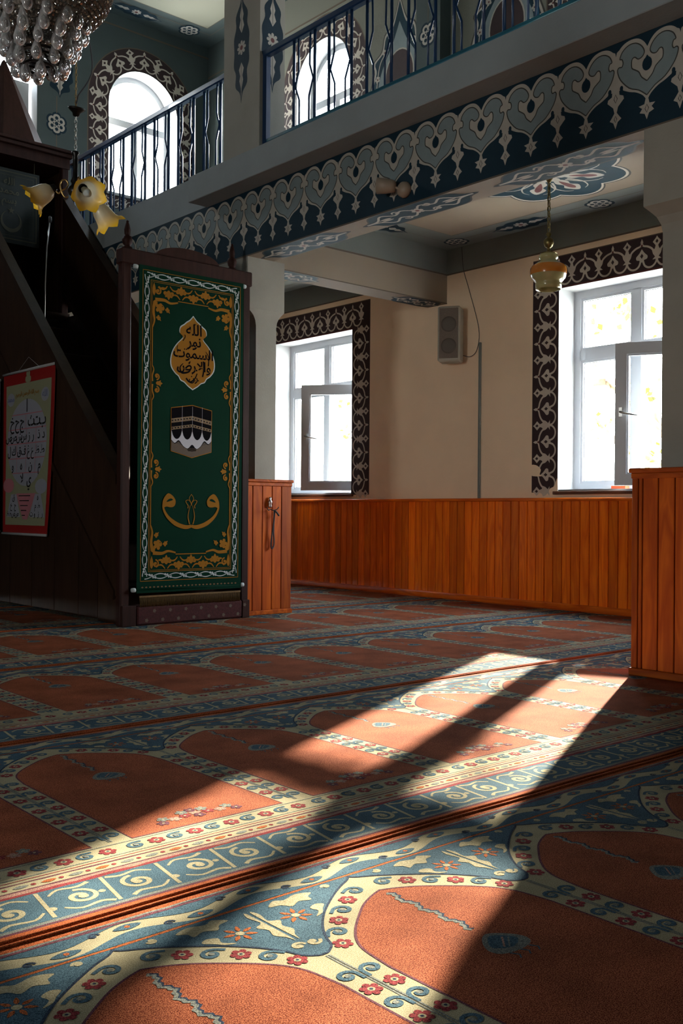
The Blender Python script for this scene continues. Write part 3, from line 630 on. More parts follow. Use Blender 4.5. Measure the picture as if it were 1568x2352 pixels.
# painted ogee cartouches with a dark oval on the gallery wall
def ogee(P, yc, zc):
    P.T.append(lambda x, y: (yc+x, zc+y))
    o = [(0, -.55), (.14, -.50), (.34, -.40), (.40, -.18), (.34, .02), (.36, .12), (.24, .20), (.20, .34), (.09, .42), (0, .66)]
    P.sym([(x*1.05, y*1.04) for x, y in o], 'ornament_dark', 1); P.sym([(x*1.0, y*1.0) for x, y in o], 'ornament_cream', 2); P.sym([(x*.93, y*.94) for x, y in o], 'ornament_blue', 3)
    P.sym([(0, -.42), (.22, -.36), (.29, -.15), (.22, .05), (.10, .22), (0, .42)], 'ornament_grey', 4)
    P.disc(0, -.10, .20, 'ornament_cream', 5, .26, 28); P.disc(0, -.10, .185, 'frieze_dark', 6, .245, 28)
    for s in (-1, 1):
        P.stroke(cr([(s*.12, .33), (s*.17, .20), (s*.26, .10), (s*.30, -.05), (s*.31, -.25), (s*.2, -.40)], False, 4), .012, 'ornament_cream', 5)
        for yy, xx in ((.18, .2), (-.05, .30), (-.30, .28)): P.petals(s*xx, yy, .028, 5, 'ornament_cream', 6); P.disc(s*xx, yy, .010, 'ornament_red', 7, n=6)
    P.T.pop()
P = Paint(); ogee(P, 6.86, 5.05); ogee(P, 5.55, 5.05); P.build('painted_cartouche', onW, wall_right)

#@@OBJECTS
# ---------------------------------------------------------------- prayer carpets: one strip per row, each niche panel a part
CW, CL = 0.5565, 1.49
def carpet_unit():
    P = Paint(0.00022); h = CW/2; R = random.Random(3)
    jit = lambda pts, a=0.0012: [(x+R.uniform(-a, a), y+R.uniform(-a, a)) for x, y in pts]
    sub = lambda a, b_, n: [(a[0]+(b_[0]-a[0])*i/n, a[1]+(b_[1]-a[1])*i/n) for i in range(n+1)]
    strip = lambda v0, v1, m_, ly, a=0.001, n=16: P.poly(jit(sub((-h, v0), (h, v0), n)[:-1]+[(h, v0)]+sub((h, v1), (-h, v1), n), 0) if a == 0 else [(x, y+(R.uniform(-a, a) if abs(x) < h-.001 else 0)) for x, y in sub((-h, v0), (h, v0), n)+sub((h, v1), (-h, v1), n)], m_, ly)
    strip(0, CL, 'pile_cream', 0, 0)
    strip(0.004, .034, 'pile_binding', 1); strip(.034, .043, 'pile_violet', 1); strip(.043, .054, 'pile_grey', 1)
    strip(.054, .200, 'pile_blue', 1)
    strip(.200, .212, 'pile_flower', 1, .003); strip(.212, .226, 'pile_pink', 1, .003); strip(.226, .232, 'pile_violet', 1)
    strip(.266, .272, 'pile_violet', 1); strip(.282, .286, 'pile_flower', 1)
    for i in range(9):      # narrow motif line
        x = -h+(i+.5)*CW/9; P.smooth([(x-.018, .248), (x, .256), (x+.018, .250), (x, .240)], 'pile_orange' if i % 2 else 'pile_grey', 2, 2)
        P.disc(x+.028, .249, .006, 'pile_flower', 2, n=6)
    # scroll band: pairs of volutes on blue, separated by oblique bars
    for i in range(2):
        cx = -h+(i+.5)*CW/2
        for s in (-1, 1):
            P.spiral(cx+s*.066, .127, .038, 1.35, PI/2 if s > 0 else PI/2, .010, 'pile_cream', 2, 26, s, .15)
            P.stroke(cr([(cx+s*.02, .064), (cx+s*.045, .078), (cx+s*.09, .070), (cx+s*.118, .092)], False, 3), (.011, .006), 'pile_cream', 2)
            P.stroke(cr([(cx+s*.02, .190), (cx+s*.05, .178), (cx+s*.09, .186), (cx+s*.118, .165)], False, 3), (.011, .006), 'pile_cream', 2)
        P.stroke([(cx-.012, .060), (cx+.012, .196)], .009, 'pile_cream', 2); P.stroke([(cx+.126, .060), (cx+.146, .196)], .009, 'pile_cream', 2)
        P.disc(cx+.139, .10, .010, 'pile_cream', 2, n=8); P.disc(cx-.02, .125, .008, 'pile_cream', 2, n=8)
    def flower(x, y, r=.0175, ly=3):
        P.petals(x, y, r, 6, 'pile_flower', ly, .22, R.random()); P.disc(x, y, r*.42, 'pile_cream', ly+1, n=8); P.disc(x, y, r*.2, 'pile_navy', ly+2, n=6)
    def curl(x, y, an, fl=1, r=.021, ly=3):
        pts = []
        for k in range(15):
            t = k/14; q = an+fl*t*1.45*2*PI*.78; rr = r*(1-.72*t); pts.append((x+rr*math.cos(q), y+rr*math.sin(q)*.9))
        c, s = math.cos(an), math.sin(an)
        P.stroke([(x+r*c+fl*.022*s*1.0, y+r*s*.9-fl*.022*c)]+pts, (.008, .010, .006), 'pile_blue', ly); P.disc(x, y, r*.30, 'pile_grey', ly+1, n=7)
    def chain(path, w, gap=.050, start=.5, fl=1):
        # flowers and curls in turn along a band
        ds = [0]
        for a_, b_ in zip(path, path[1:]): ds.append(ds[-1]+math.dist(a_, b_))
        n = max(1, round(ds[-1]/gap))
        for i in range(n):
            d = (i+start)*ds[-1]/n; j = max(k for k in range(len(ds)) if ds[k] <= d+1e-9); j = min(j, len(path)-2); t = (d-ds[j])/(ds[j+1]-ds[j])
            x = path[j][0]+(path[j+1][0]-path[j][0])*t; y = path[j][1]+(path[j+1][1]-path[j][1])*t; an = math.atan2(path[j+1][1]-path[j][1], path[j+1][0]-path[j][0])
            if i % 2: flower(x, y, w)
            else: curl(x, y, an+PI/2*fl, fl, w*1.2)
    # cream flower band under the field
    chain([(-h+.01, .330), (h-.01, .330)], .018, .056)
    for v in (.298, .366): P.stroke(sub((-h, v), (h, v), 20), .004, 'pile_grey', 2)
    # field with ogee arch
    fh = h-.053
    field = [(fh, .378), (fh, .60), (fh, .80), (fh, .985), (fh-.004, 1.02), (fh-.012, 1.068), (.196, 1.105), (.165, 1.142), (.125, 1.178), (.080, 1.214), (.045, 1.234), (.020, 1.245), (0, 1.252)]
    fp = field[:4]+cr(field[3:], False, 3)[1:]; full = fp+[(-x, y) for x, y in fp[::-1]][1:]
    P.poly(full, 'pile_red', 1); P.stroke(full, .005, 'pile_violet', 2, True)
    # spandrels: blue ground between outer arch outline and the top border
    outer = [(0, 1.351), (.012, 1.338), (.05, 1.318), (.10, 1.285), (.16, 1.238), (.205, 1.190), (.232, 1.148), (.245, 1.118), (h-.012, 1.100), (h, 1.098)]
    op = cr(outer, False, 3)
    for s in (-1, 1):
        P.poly([(s*x, y) for x, y in op]+[(s*h, 1.354), (0, 1.354)], 'pile_blue', 2); P.stroke([(s*x, y) for x, y in op], .005, 'pile_navy', 3)
        # arch border flowers
        mid = cr([(.018, 1.295), (.06, 1.272), (.115, 1.232), (.17, 1.185), (.212, 1.135), (.236, 1.085)], False, 4)
        chain([(s*x, y) for x, y in mid], .0165, .052, .5, s)
        chain([(s*(fh+.0265), 1.035), (s*(fh+.0265), .40)], .0170, .056, .5, s)
        P.stroke(jit(sub((s*(h-.0032), 1.09), (s*(h-.0032), .385), 20), .0004), .004, 'pile_grey', 2)
        # spandrel flower and leaves
        X = lambda x: s*x
        for k in range(7):
            an = k*2*PI/7+.3; P.smooth([(X(.213)+.010*math.cos(an), 1.262+.010*math.sin(an)), (X(.213)+.020*math.cos(an+.25), 1.262+.020*math.sin(an+.25)), (X(.213)+.034*math.cos(an), 1.262+.034*math.sin(an)), (X(.213)+.020*math.cos(an-.25), 1.262+.020*math.sin(an-.25))], 'pile_orange', 4, 2)
        P.disc(X(.213), 1.262, .009, 'pile_cream', 4, n=8)
        P.smooth([(X(.118), 1.332), (X(.15), 1.345), (X(.185), 1.335), (X(.205), 1.345), (X(.23), 1.325), (X(.205), 1.318), (X(.19), 1.300), (X(.165), 1.312), (X(.14), 1.302), (X(.135), 1.320)], 'pile_cream', 4, 3)
        P.smooth([(X(.255), 1.215), (X(.262), 1.24), (X(.25), 1.262), (X(.27), 1.275), (X(.264), 1.31), (X(h-.004), 1.325), (X(h-.004), 1.18), (X(.268), 1.195)], 'pile_cream', 4, 3)
        P.smooth([(X(.185), 1.232), (X(.165), 1.25), (X(.17), 1.27), (X(.15), 1.28), (X(.135), 1.27), (X(.15), 1.255), (X(.165), 1.238)], 'pile_cream', 4, 3)
        P.spiral(X(.262), 1.150, .016, .8, 0, .007, 'pile_cream', 4, 12, s)
        P.spiral(X(.072), 1.338, .011, .8, PI, .006, 'pile_cream', 4, 12, s)
        # hanging lamp tassels and bouquet
        pass
    strip(1.354, 1.361, 'pile_orange', 3)
    # meander border above the spandrels
    n = 40
    wv = [(-h+CW*i/n, 1.405+.018*math.sin(4*PI*i/n)) for i in range(n+1)]
    P.poly([(x, y+.020) for x, y in wv]+[(h, 1.443), (-h, 1.443)], 'pile_blue', 2)
    P.poly([(x, y-.020) for x, y in wv]+[(h, 1.363), (-h, 1.363)], 'pile_blue', 2)
    for i in range(4):
        x = -h+(i+.5)*CW/4; yy = 1.405+(.018 if i % 2 == 0 else -.018)
        P.smooth([(x-.03, yy), (x, yy+.012), (x+.03, yy), (x, yy-.012)], 'pile_blue', 3, 3); P.disc(x, yy, .006, 'pile_orange', 4, n=6); P.spiral(x+.07, 2*1.405-yy, .013, .8, 0, .005, 'pile_navy', 3, 10)
    strip(1.443, 1.452, 'pile_violet', 3, .002); strip(1.452, 1.462, 'pile_grey', 3, .002); strip(1.458, CL-.004, 'pile_binding', 3)
    # chain and mosque lamp in the field
    zz = [(.003*(1 if k % 2 else -1)+.006*math.sin(k*.9), 1.228-.0085*k) for k in range(28)]
    P.stroke(zz, .011, 'pile_grey', 3); P.stroke([(x+.006, y) for x, y in zz], .005, 'pile_navy', 3)
    P.T.append(lambda x, y: (x*1.45, .925+(y-1.04)*1.25))
    P.smooth([(0, 1.074), (.020, 1.060), (.034, 1.035), (.028, 1.015), (0, 1.008), (-.028, 1.015), (-.034, 1.035), (-.020, 1.060)], 'pile_grey', 3, 3)
    P.smooth([(0, 1.066), (.016, 1.053), (.024, 1.035), (0, 1.020), (-.024, 1.035), (-.016, 1.053)], 'pile_blue', 4, 2); P.stroke([(-.010, 1.028), (.010, 1.052)], .004, 'pile_pink', 5); P.stroke([(-.004, 1.024), (.016, 1.046)], .003, 'pile_grey', 5)
    for x in (-.018, 0, .018): P.stroke([(x, 1.010), (x+.006, .998), (x, .990)], (.005, .003), 'pile_blue', 3)
    P.T.pop()
    # bouquet at the foot of the field
    for i, (x, y, c) in enumerate([(0, .455, 'pile_pink'), (-.035, .447, 'pile_flower'), (.035, .447, 'pile_flower'), (-.068, .440, 'pile_pink'), (.068, .440, 'pile_pink'), (0, .480, 'pile_violet'), (-.03, .474, 'pile_grey'), (.03, .474, 'pile_grey'), (-.095, .455, 'pile_grey'), (.095, .455, 'pile_grey'), (0, .432, 'pile_violet'), (-.11, .428, 'pile_violet'), (.11, .428, 'pile_violet')]):
        P.petals(x, y, .0135, 5, c, 4, .3, i*.7); P.disc(x, y, .004, 'pile_cream', 5, n=6)
    # pile edge so that the panel has a thickness
    me = P.mesh('prayer_panel', lambda x, y, z: (x, y, z))
    return me
unit = carpet_unit()
unit_cut = unit.copy(); bm = bmesh.new(); bm.from_mesh(unit_cut)     # the last panel of each row is cut at the wainscot
bmesh.ops.bisect_plane(bm, geom=bm.verts[:]+bm.edges[:]+bm.faces[:], plane_co=(WX-0.058-1.424-9*CW, 0, 0), plane_no=(1, 0, 0), clear_outer=True)
bm.to_mesh(unit_cut); bm.free()
names = {0: 'nearest strip, at the bottom edge of the photo', 1: 'second strip, with most of the sunlight on it', 2: 'third strip, ending beyond the right hand casing', 3: 'fourth strip, just before the pulpit step', 4: 'fifth carpet strip, crossing under the pulpit', -1: 'carpet strip behind the camera', -2: 'carpet strip furthest behind the camera', 5: 'sixth carpet strip, beyond the column', 6: 'last carpet strip along the end wall'}
for rrow in range(-2, 6):
    y0 = 1.738+CL*(rrow-1)
    root = thing('carpet_strip', 'red and blue prayer rug row: '+names[rrow], 'carpet', (1.424, y0, 0), 'prayer carpet strips on the floor')
    b = MB(); b.box((1.424-5.5*CW, y0+0.002, -0.012), (WX-0.06, y0+CL-0.002, -0.001), 'pile_binding'); b.build('backing', root)
    for k in range(-5, 10):
        o = bpy.data.objects.new('prayer_panel', unit if k < 9 else unit_cut); COL.objects.link(o); o.parent = root; o.location = (k*CW, 0, 0)
    # raised bound selvedge along the seam
    b = MB(); n = 60
    for yy in (y0+0.010, y0+CL-0.010):
        b.tube([(1.424-5.5*CW+(WX-0.06-1.424+5.5*CW)*i/n, yy+0.002*math.sin(i*1.3), 0.001) for i in range(n+1)], 0.0055, 'pile_binding', 6)
    b.build('bound_edge', root)

# ---------------------------------------------------------------- gallery railings
def railing(ya, yb, label, x=4.50, zb=3.545):
    zt = 4.195
    root = thing('gallery_railing', label, 'railing', (x, (ya+yb)/2, Z_G), 'blue iron gallery railings')
    b = MB(); b.box((x-0.028, ya, zt-0.02), (x+0.028, yb, zt+0.03), 'rail_blue', 0.008); b.build('top_rail', root)
    b = MB(); b.box((x-0.015, ya, zb-0.012), (x+0.015, yb, zb+0.012), 'rail_glint', 0.003); b.build('bottom_rail', root)
    for yy in (ya+0.02, yb-0.02):
        b = MB(); b.box((x-0.022, yy-0.022, Z_G), (x+0.022, yy+0.022, zt), 'rail_blue', 0.003); b.build('post', root)
    y = 5.70-0.39*12
    zm = 3.845
    def bar(pts, r, nm='baluster'):
        b = MB(); b.tube(pts, r, 'rail_blue', 4); b.build(nm, root)
    while y < yb:
        for off, kd in ((0, 0), (-0.235, 0)):
            if ya < y+off < yb: bar([(x, y+off, zb), (x, y+off, zt)], 0.014)
        for off, d in ((-0.062, 1), (-0.173, -1)):
            if ya+.03 < y+off < yb-.03:
                t = y+off+d*0.046
                bar([(x, y+off, zb), (x, y+off, zm-0.11), (x, t, zm), (x, y+off+d*0.006, zm+0.11), (x, y+off+d*0.012, zt)], 0.009, 'bent_baluster')
        y += 0.39
    return root
railing(2.69, 6.05, 'dark blue iron railing above the ornamented beam, right of the upper column')
railing(6.52, QY-0.02, 'dark blue iron railing running left from the upper column to the end wall', zb=3.48)

# ---------------------------------------------------------------- pulpit
X0, X1 = 3.33, 4.28
top = lambda y: 1.040+(y-6.12)*0.965
low = lambda y: 0.262+(y-6.16)*0.945
mb = thing('pulpit', 'very dark wooden pulpit with a steep stair behind the green banner', 'pulpit', (3.8, 7.6, 0))
XP = lambda y, z, d: (d, y, z)
YE = 8.87
for x in (X0, X1):      # balustrade panels
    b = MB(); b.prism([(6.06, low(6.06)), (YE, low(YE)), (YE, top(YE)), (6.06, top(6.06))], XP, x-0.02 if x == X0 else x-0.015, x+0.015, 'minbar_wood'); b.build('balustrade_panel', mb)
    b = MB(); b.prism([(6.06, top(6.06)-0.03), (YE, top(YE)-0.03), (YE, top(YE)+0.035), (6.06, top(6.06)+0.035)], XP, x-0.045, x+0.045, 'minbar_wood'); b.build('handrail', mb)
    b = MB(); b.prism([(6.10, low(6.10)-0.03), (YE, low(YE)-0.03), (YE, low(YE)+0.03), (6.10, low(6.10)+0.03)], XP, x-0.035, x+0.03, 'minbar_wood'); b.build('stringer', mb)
    ys = [6.02, 6.349, 6.64, 7.03, 7.425, 7.835, 8.24, 8.64, 9.05, 9.46, 9.80]
    for a_, c_ in zip(ys, ys[1:]):
        b = MB(); la, lc = (min(low(q)-0.02, 2.6) for q in (a_, c_))
        if la < 0.05: a_ = a_+0.06; la = low(a_)
        b.prism([(a_+0.004, 0.03), (c_-0.004, 0.03), (c_-0.004, lc), (a_+0.004, la)], XP, x-0.018, x+0.005, 'minbar_wood'); b.build('side_plank', mb)
    b = MB(); b.prism([(YE, 2.62), (9.8, 2.62), (9.8, 3.62), (YE, 3.62)], XP, x-0.02, x+0.015, 'minbar_wood'); b.build('balcony_panel', mb)
for i in range(9):
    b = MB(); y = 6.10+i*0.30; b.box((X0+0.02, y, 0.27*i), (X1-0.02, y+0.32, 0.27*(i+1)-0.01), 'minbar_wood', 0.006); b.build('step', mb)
b = MB(); b.box((X0, 8.8, 2.55), (X1, 9.8, 2.62), 'minbar_wood'); b.build('balcony_floor', mb)
for x in (X0+0.03, X1-0.02):
    for y in (YE+0.03, 9.75):
        b = MB(); b.box((x-0.035, y-0.035, 2.60), (x+0.035, y+0.035, 4.06), 'minbar_door_wood', 0.008); b.build('pillar', mb)
b = MB(); b.box((X0-0.02, YE-0.01, 4.0), (X1+0.02, 9.80, 4.10), 'minbar_door_wood'); b.box((X0-0.045, YE-0.035, 4.10), (X1+0.04, 9.83, 4.14), 'minbar_door_wood', 0.006); b.box((X0-0.06, YE-0.05, 4.14), (X1+0.055, 9.85, 4.17), 'minbar_door_wood', 0.006); b.build('cornice', mb)
b = MB(); b.lathe([(0.47, 4.17), (0.46, 4.20), (0.40, 4.22), (0.02, 5.06), (0.0005, 5.08)], 'minbar_door_wood', 8, Matrix.Translation((3.86, 9.36, 0)) @ Matrix.Rotation(PI/8, 4, 'Z')); b.smooth = [False]*len(b.f); sp = b.build('spire', mb)
b = MB(); b.box((3.86, 8.99, 4.20), (3.93, 9.01, 4.222), 'steel'); b.build('roof_highlight', mb)  # bright sliver standing in for the small highlight on the spire
b = MB(); b.box((X1-0.015, YE, 3.60), (X1+0.01, 9.8, 4.06), 'minbar_wood'); b.build('canopy_side_panel', mb)
b = MB(); b.box((X0, 9.76, 2.6), (X1, 9.79, 4.1), 'minbar_wood'); b.build('back_panel', mb)
# door frame
def post(x, rough=None):
    b = MB(); b.box((x-0.035, 5.985, 0), (x+0.035, 6.055, 2.53), 'minbar_door_wood', 0.01); b.build('door_post', mb)
for x in (3.322, 4.30): post(x)
b = MB(); b.box((3.275, 5.975, 2.425), (4.345, 6.06, 2.53), 'minbar_door_wood', 0.008); b.build('door_lintel', mb)
b = MB(); b.prism([(3.81+0.26*math.cos(PI*k/16), 2.525+0.085*math.sin(PI*k/16)) for k in range(17)], lambda x, z, d: (x, d, z), 6.0, 6.04, 'minbar_door_wood'); b.build('crest', mb)
for x, y in ((3.345, 6.03), (4.205, 6.04)):
    b = MB(); b.lathe([(0.004, 0.0), (0.034, 0.0), (0.034, 0.02), (0.020, 0.03), (0.030, 0.045), (0.036, 0.07), (0.028, 0.095), (0.016, 0.10), (0.020, 0.11), (0.022, 0.14), (0.014, 0.175), (0.008, 0.19), (0.010, 0.197), (0.0005, 0.205)], 'minbar_door_wood', 14, Matrix.Translation((x, y, 2.525))); b.build('finial', mb)
# carpeted foot step
b = MB(); b.box((3.395, 5.955, 0.0), (4.265, 6.10, 0.135), 'pile_violet', 0.015)
mat('step_carpet', (0.060, 0.012, 0.012), 0.95, noise=0.3, nscale=60, bump=0.4, bscale=300); b.mats = ['step_carpet']; st = b.build('foot_step', mb)
P = Paint()
for i in range(7):
    for j in range(2): P.petals(3.47+i*0.125+(0.06 if j else 0), 0.035+j*0.062, 0.011, 5, 'line_brown', 1)
sf = P.build('step_flowers', lambda x, y, h: (x, 5.9545-h, y), st); sf['kind'] = 'stuff'
b = MB(); b.box((4.265, 5.96, 0), (4.33, 6.05, 0.13), 'minbar_door_wood', 0.004); b.build('step_block', mb); b = MB(); b.box((3.29, 5.96, 0), (3.395, 6.05, 0.14), 'minbar_door_wood', 0.004); b.build('step_block', mb)

# framed sign with crescent, inside the pulpit balcony
mat('sign_green', (0.006, 0.016, 0.016), 0.7); mat('sign_gold', (0.055, 0.055, 0.03), 0.6)
sg = thing('hanging_sign', 'dark framed panel with script lines and a crescent and star in the pulpit', 'sign', (3.8, 8.93, 3.2))
b = MB(); b.box((3.36, 8.93, 3.22), (4.03, 8.945, 3.90), 'sign_green'); b.build('board', sg)
for x in (3.45, 3.98):
    b = MB(); b.tube([(x, 8.935, 3.89), (x, 8.93, 4.03)], 0.003, 'sign_gold', 5); b.build('cord', sg)
P = Paint(0.001); P.stroke(rect(3.40, 4.0, 3.26, 3.87), 0.012, 'sign_gold', 1, True); P.stroke(rect(3.43, 3.97, 3.29, 3.84), 0.004, 'sign_gold', 1, True)
P.poly([(3.76+0.10*math.cos(t), 3.42+0.10*math.sin(t)) for t in [PI/2+.45+(2*PI-.9)*k/28 for k in range(29)]]+[(3.76+0.083*math.cos(t), 3.437+0.083*math.sin(t)) for t in [PI/2-.5-(2*PI-1.0)*k/28 for k in range(29)]][0:29], 'sign_gold', 1)
P.poly([(3.76+(0.035 if k % 2 == 0 else 0.014)*math.cos(PI/2+k*PI/5), 3.52+(0.035 if k % 2 == 0 else 0.014)*math.sin(PI/2+k*PI/5)) for k in range(10)], 'sign_gold', 1)
P.build('printed_emblem', lambda x, y, h: (x, 8.929-h, y), sg)
for i, tx in enumerate(['\uFEEA\uFEE0\uFEDF\uFE8D', '\uFEAA\uFEE4\uFEA4\uFEE3', '\uFEE2\uFEB4\uFE91']):
    text_part('script_line', tx, 0.085, 'sign_gold', lambda x, y, h, i=i: (3.74+x, 8.927-h, 3.78-i*0.085+y), sg)
# thin microphone stalk
t = thing('microphone', 'thin pale microphone stalk rising from the pulpit stair', 'microphone', (3.60, 7.85, 1.6))
b = MB(); b.tube([(3.60, 7.86, 2.05), (3.60, 7.85, 2.6), (3.61, 7.845, 2.95), (3.63, 7.84, 3.16)], 0.006, 'steel', 6); b.build('stalk', t)
b = MB(); b.lathe([(0.001, -0.03), (0.014, -0.025), (0.016, 0.0), (0.013, 0.02), (0.001, 0.028)], 'gasket', 10, Matrix.Translation((3.632, 7.838, 3.18))); b.build('capsule', t)
b = MB(); b.tube([(3.345, 7.86, 2.06), (3.60, 7.86, 2.06)], 0.007, 'steel', 6); b.build('bracket', t)

# ---------------------------------------------------------------- green banner
mat('banner_green', (0.002, 0.027, 0.014), 0.85, spec=0.08, noise=0.12, nscale=4); mat('banner_gold', (0.29, 0.128, 0.012), 0.8, spec=0.1); mat('banner_white', (0.45, 0.52, 0.52), 0.6); mat('banner_black', (0.004, 0.0035, 0.005), 0.9, spec=0.05)
mat('banner_cloth', (0.42, 0.42, 0.46), 0.7); mat('banner_brown', (0.05, 0.03, 0.015), 0.7); mat('fringe_gold', (0.16, 0.09, 0.022), 0.6, noise=0.3, nscale=80)
BY = 5.962
bn = thing('green_banner', 'tall green banner with gold scrolls, calligraphy and a black cube shrine', 'banner', (3.825, BY, 0.2))
bow = lambda x, z: 0.003*math.sin((x-3.4)*3.7)+0.004*math.sin(z*2.1)
onB = lambda x, y, h: (x, BY+bow(x, y)-h, y)
b = MB(); nx, nz = 16, 40; vs = []; fs = []
for j in range(nz+1):
    for i in range(nx+1):
        x = 3.398+(4.252-3.398)*i/nx; z = 0.22+(2.43-0.22)*j/nz; vs.append((x, BY+bow(x, z), z))
for j in range(nz):
    for i in range(nx): k = j*(nx+1)+i; fs.append((k, k+1, k+nx+2, k+nx+1))
b.add(vs, fs, 'banner_green', True)
b.add([(x, y+0.004, z) for x, y, z in vs], [q[::-1] for q in fs], 'banner_green', True); b.build('cloth', bn)
P = Paint(0.0009)
def densify(pts, step=0.05, closed=True):
    o = []; n = len(pts)
    for i in range(n if closed else n-1):
        a_, c_ = pts[i], pts[(i+1) % n]; k = max(1, int(math.dist(a_, c_)/step))
        o += [(a_[0]+(c_[0]-a_[0])*j/k, a_[1]+(c_[1]-a_[1])*j/k) for j in range(k)]
    return o
bx0, bx1, bz0, bz1 = 3.425, 4.223, 0.300, 2.400
G, Wh = 'banner_gold', 'banner_white'
for ins, w in ((0.0, .004), (0.062, .004), (0.072, .003)): P.stroke(densify(rect(bx0+ins, bx1-ins, bz0+ins, bz1-ins)), w, G, 1, True)
def guil(xa, ya, xb, yb):     # white guilloche along a straight run
    L = math.dist((xa, ya), (xb, yb)); n = round(L/0.115); c, s = (xb-xa)/L, (yb-ya)/L
    for k in range(n):
        a0 = k*L/n
        for ph in (1, -1):
            pts = []
            for i in range(9):
                t = i/8; q = a0+t*L/n; v = ph*.017*math.cos(PI*t); pts.append((xa+c*q-s*v, ya+s*q+c*v))
            P.stroke(pts, (.0065, .0035, .0065), Wh, 2)
        for ph in (1, -1):
            q = a0+.5*L/n+ph*.024; v = -ph*.009; P.spiral(xa+c*q-s*v, ya+s*q+c*v, .0105, .8, ph, .0046, Wh, 2, 10); P.spiral(xa+c*(q-ph*.03)-s*(-v), ya+s*(q-ph*.03)+c*(-v), .008, .7, -ph, .0042, Wh, 2, 8)
i_ = 0.031
guil(bx0+i_, bz0+i_, bx0+i_, bz1-i_); guil(bx1-i_, bz0+i_, bx1-i_, bz1-i_); guil(bx0+i_, bz0+i_, bx1-i_, bz0+i_); guil(bx0+i_, bz1-i_, bx1-i_, bz1-i_)
def tulip(x, y, r, an):
    c, s = math.cos(an), math.sin(an); T = lambda p, q: (x+c*p-s*q, y+s*p+c*q)
    P.poly([T(*q) for q in cr([(0, 0), (.25*r, .3*r), (.6*r, .34*r), (1.0*r, .55*r), (.95*r, .25*r), (1.35*r, 0), (.95*r, -.25*r), (1.0*r, -.55*r), (.6*r, -.34*r), (.25*r, -.3*r)], True, 2)], G, 2)
def arab(z, up, s0=1):         # gold scroll panel at head and foot
    for k in range(5):
        xc = 3.625+k*0.100; u = up if k % 2 else -up
        tulip(xc, z-u*.012, .050, u*PI/2)
        for s in (-1, 1):
            P.spiral(xc+s*.030, z+u*.012, .019, 1.0, PI/2*u, .0085, G, 2, 16, s*u)
            P.stroke(cr([(xc+s*.010, z-u*.040), (xc+s*.030, z-u*.018), (xc+s*.055, z-u*.014), (xc+s*.078, z-u*.030)], False, 3), (.006, .012, .004), G, 2)
    for s, xe in ((1, bx0+.085), (-1, bx1-.085)):
        P.spiral(xe+s*.030, z-.005, .028, 1.05, PI/2, .010, G, 2, 16, -s); P.leaf(xe, z-.04, PI/2, .09, .026, G, 2); P.leaf(xe+s*.05, z+.02, 0 if s > 0 else PI, .05, .015, G, 2)
arab(2.275, 1); arab(0.420, -1)
fx0, fx1, fz0, fz1 = bx0+.075, bx1-.075, 0.478, 2.222
P.stroke(densify([(3.70, fz1), (3.95, fz1)], .05, False)+[(3.95, fz1)], .006, G, 2); P.stroke([(3.70, fz0), (3.825, fz0), (3.95, fz0)], .006, G, 2)
for s, xe in ((1, fx0), (-1, fx1)):
    for z0_, z1_ in ((0.68, 0.945), (1.175, 1.525), (1.765, 2.03)): P.stroke(densify([(xe, z0_), (xe, z1_)], .06, False)+[(xe, z1_)], .0065, G, 2)
    for zc in (1.06, 1.645):
        tulip(xe+s*.030, zc, .040, 0 if s > 0 else PI)
        for t in (1, -1):
            P.spiral(xe+s*.036, zc+t*.046, .024, 1.0, -t*PI/2, .009, G, 2, 16, s*t); P.stroke(cr([(xe, zc+t*.12), (xe+s*.014, zc+t*.09), (xe+s*.002, zc+t*.05), (xe+s*.004, zc+t*.01)], False, 4), (.006, .013), G, 2)
    for zc, t in ((2.16, 1), (0.54, -1)):
        P.stroke(cr([(xe, zc-t*.14), (xe+s*.014, zc-t*.09), (xe+s*.006, zc-t*.02), (xe+s*.02, zc+t*.04)], False, 5), (.008, .026), G, 2)
        P.stroke(cr([(xe+s*.02, zc+t*.05), (xe+s*.09, zc+t*.055), (xe+s*.14, zc+t*.040), (xe+s*.20, zc+t*.052)], False, 5), (.026, .010), G, 2)
        P.petals(xe+s*.055, zc-t*.005, .028, 5, G, 3, .3); P.spiral(xe+s*.055, zc-t*.005, .036, .8, 0, .006, G, 2, 14, s)
        for dx, dz in ((.115, -.010), (.045, -.070), (.02, .03)): P.petals(xe+s*dx, zc+t*dz, .014, 4, G, 2, .3); P.leaf(xe+s*dx, zc+t*dz, math.atan2(-t, s), .03, .012, G, 2)
# cartouche
ctr = [(0, 2.140), (.030, 2.108), (.055, 2.092), (.074, 2.075), (.106, 2.052), (.112, 2.014), (.092, 1.996), (.086, 1.978), (.130, 1.935), (.165, 1.885), (.183, 1.824), (.178, 1.768), (.145, 1.725), (.118, 1.707), (.100, 1.680), (.070, 1.668), (.042, 1.645), (0, 1.620)]
h = cr(ctr, False, 3); o = [(3.825+x, y) for x, y in h]+[(3.825-x, y) for x, y in h[::-1]][1:-1]
P.poly(o, Wh, 2); cx, cz = 3.825, 1.85
P.poly([(cx+(x-cx)*.955, cz+(y-cz)*.965) for x, y in o], G, 3)
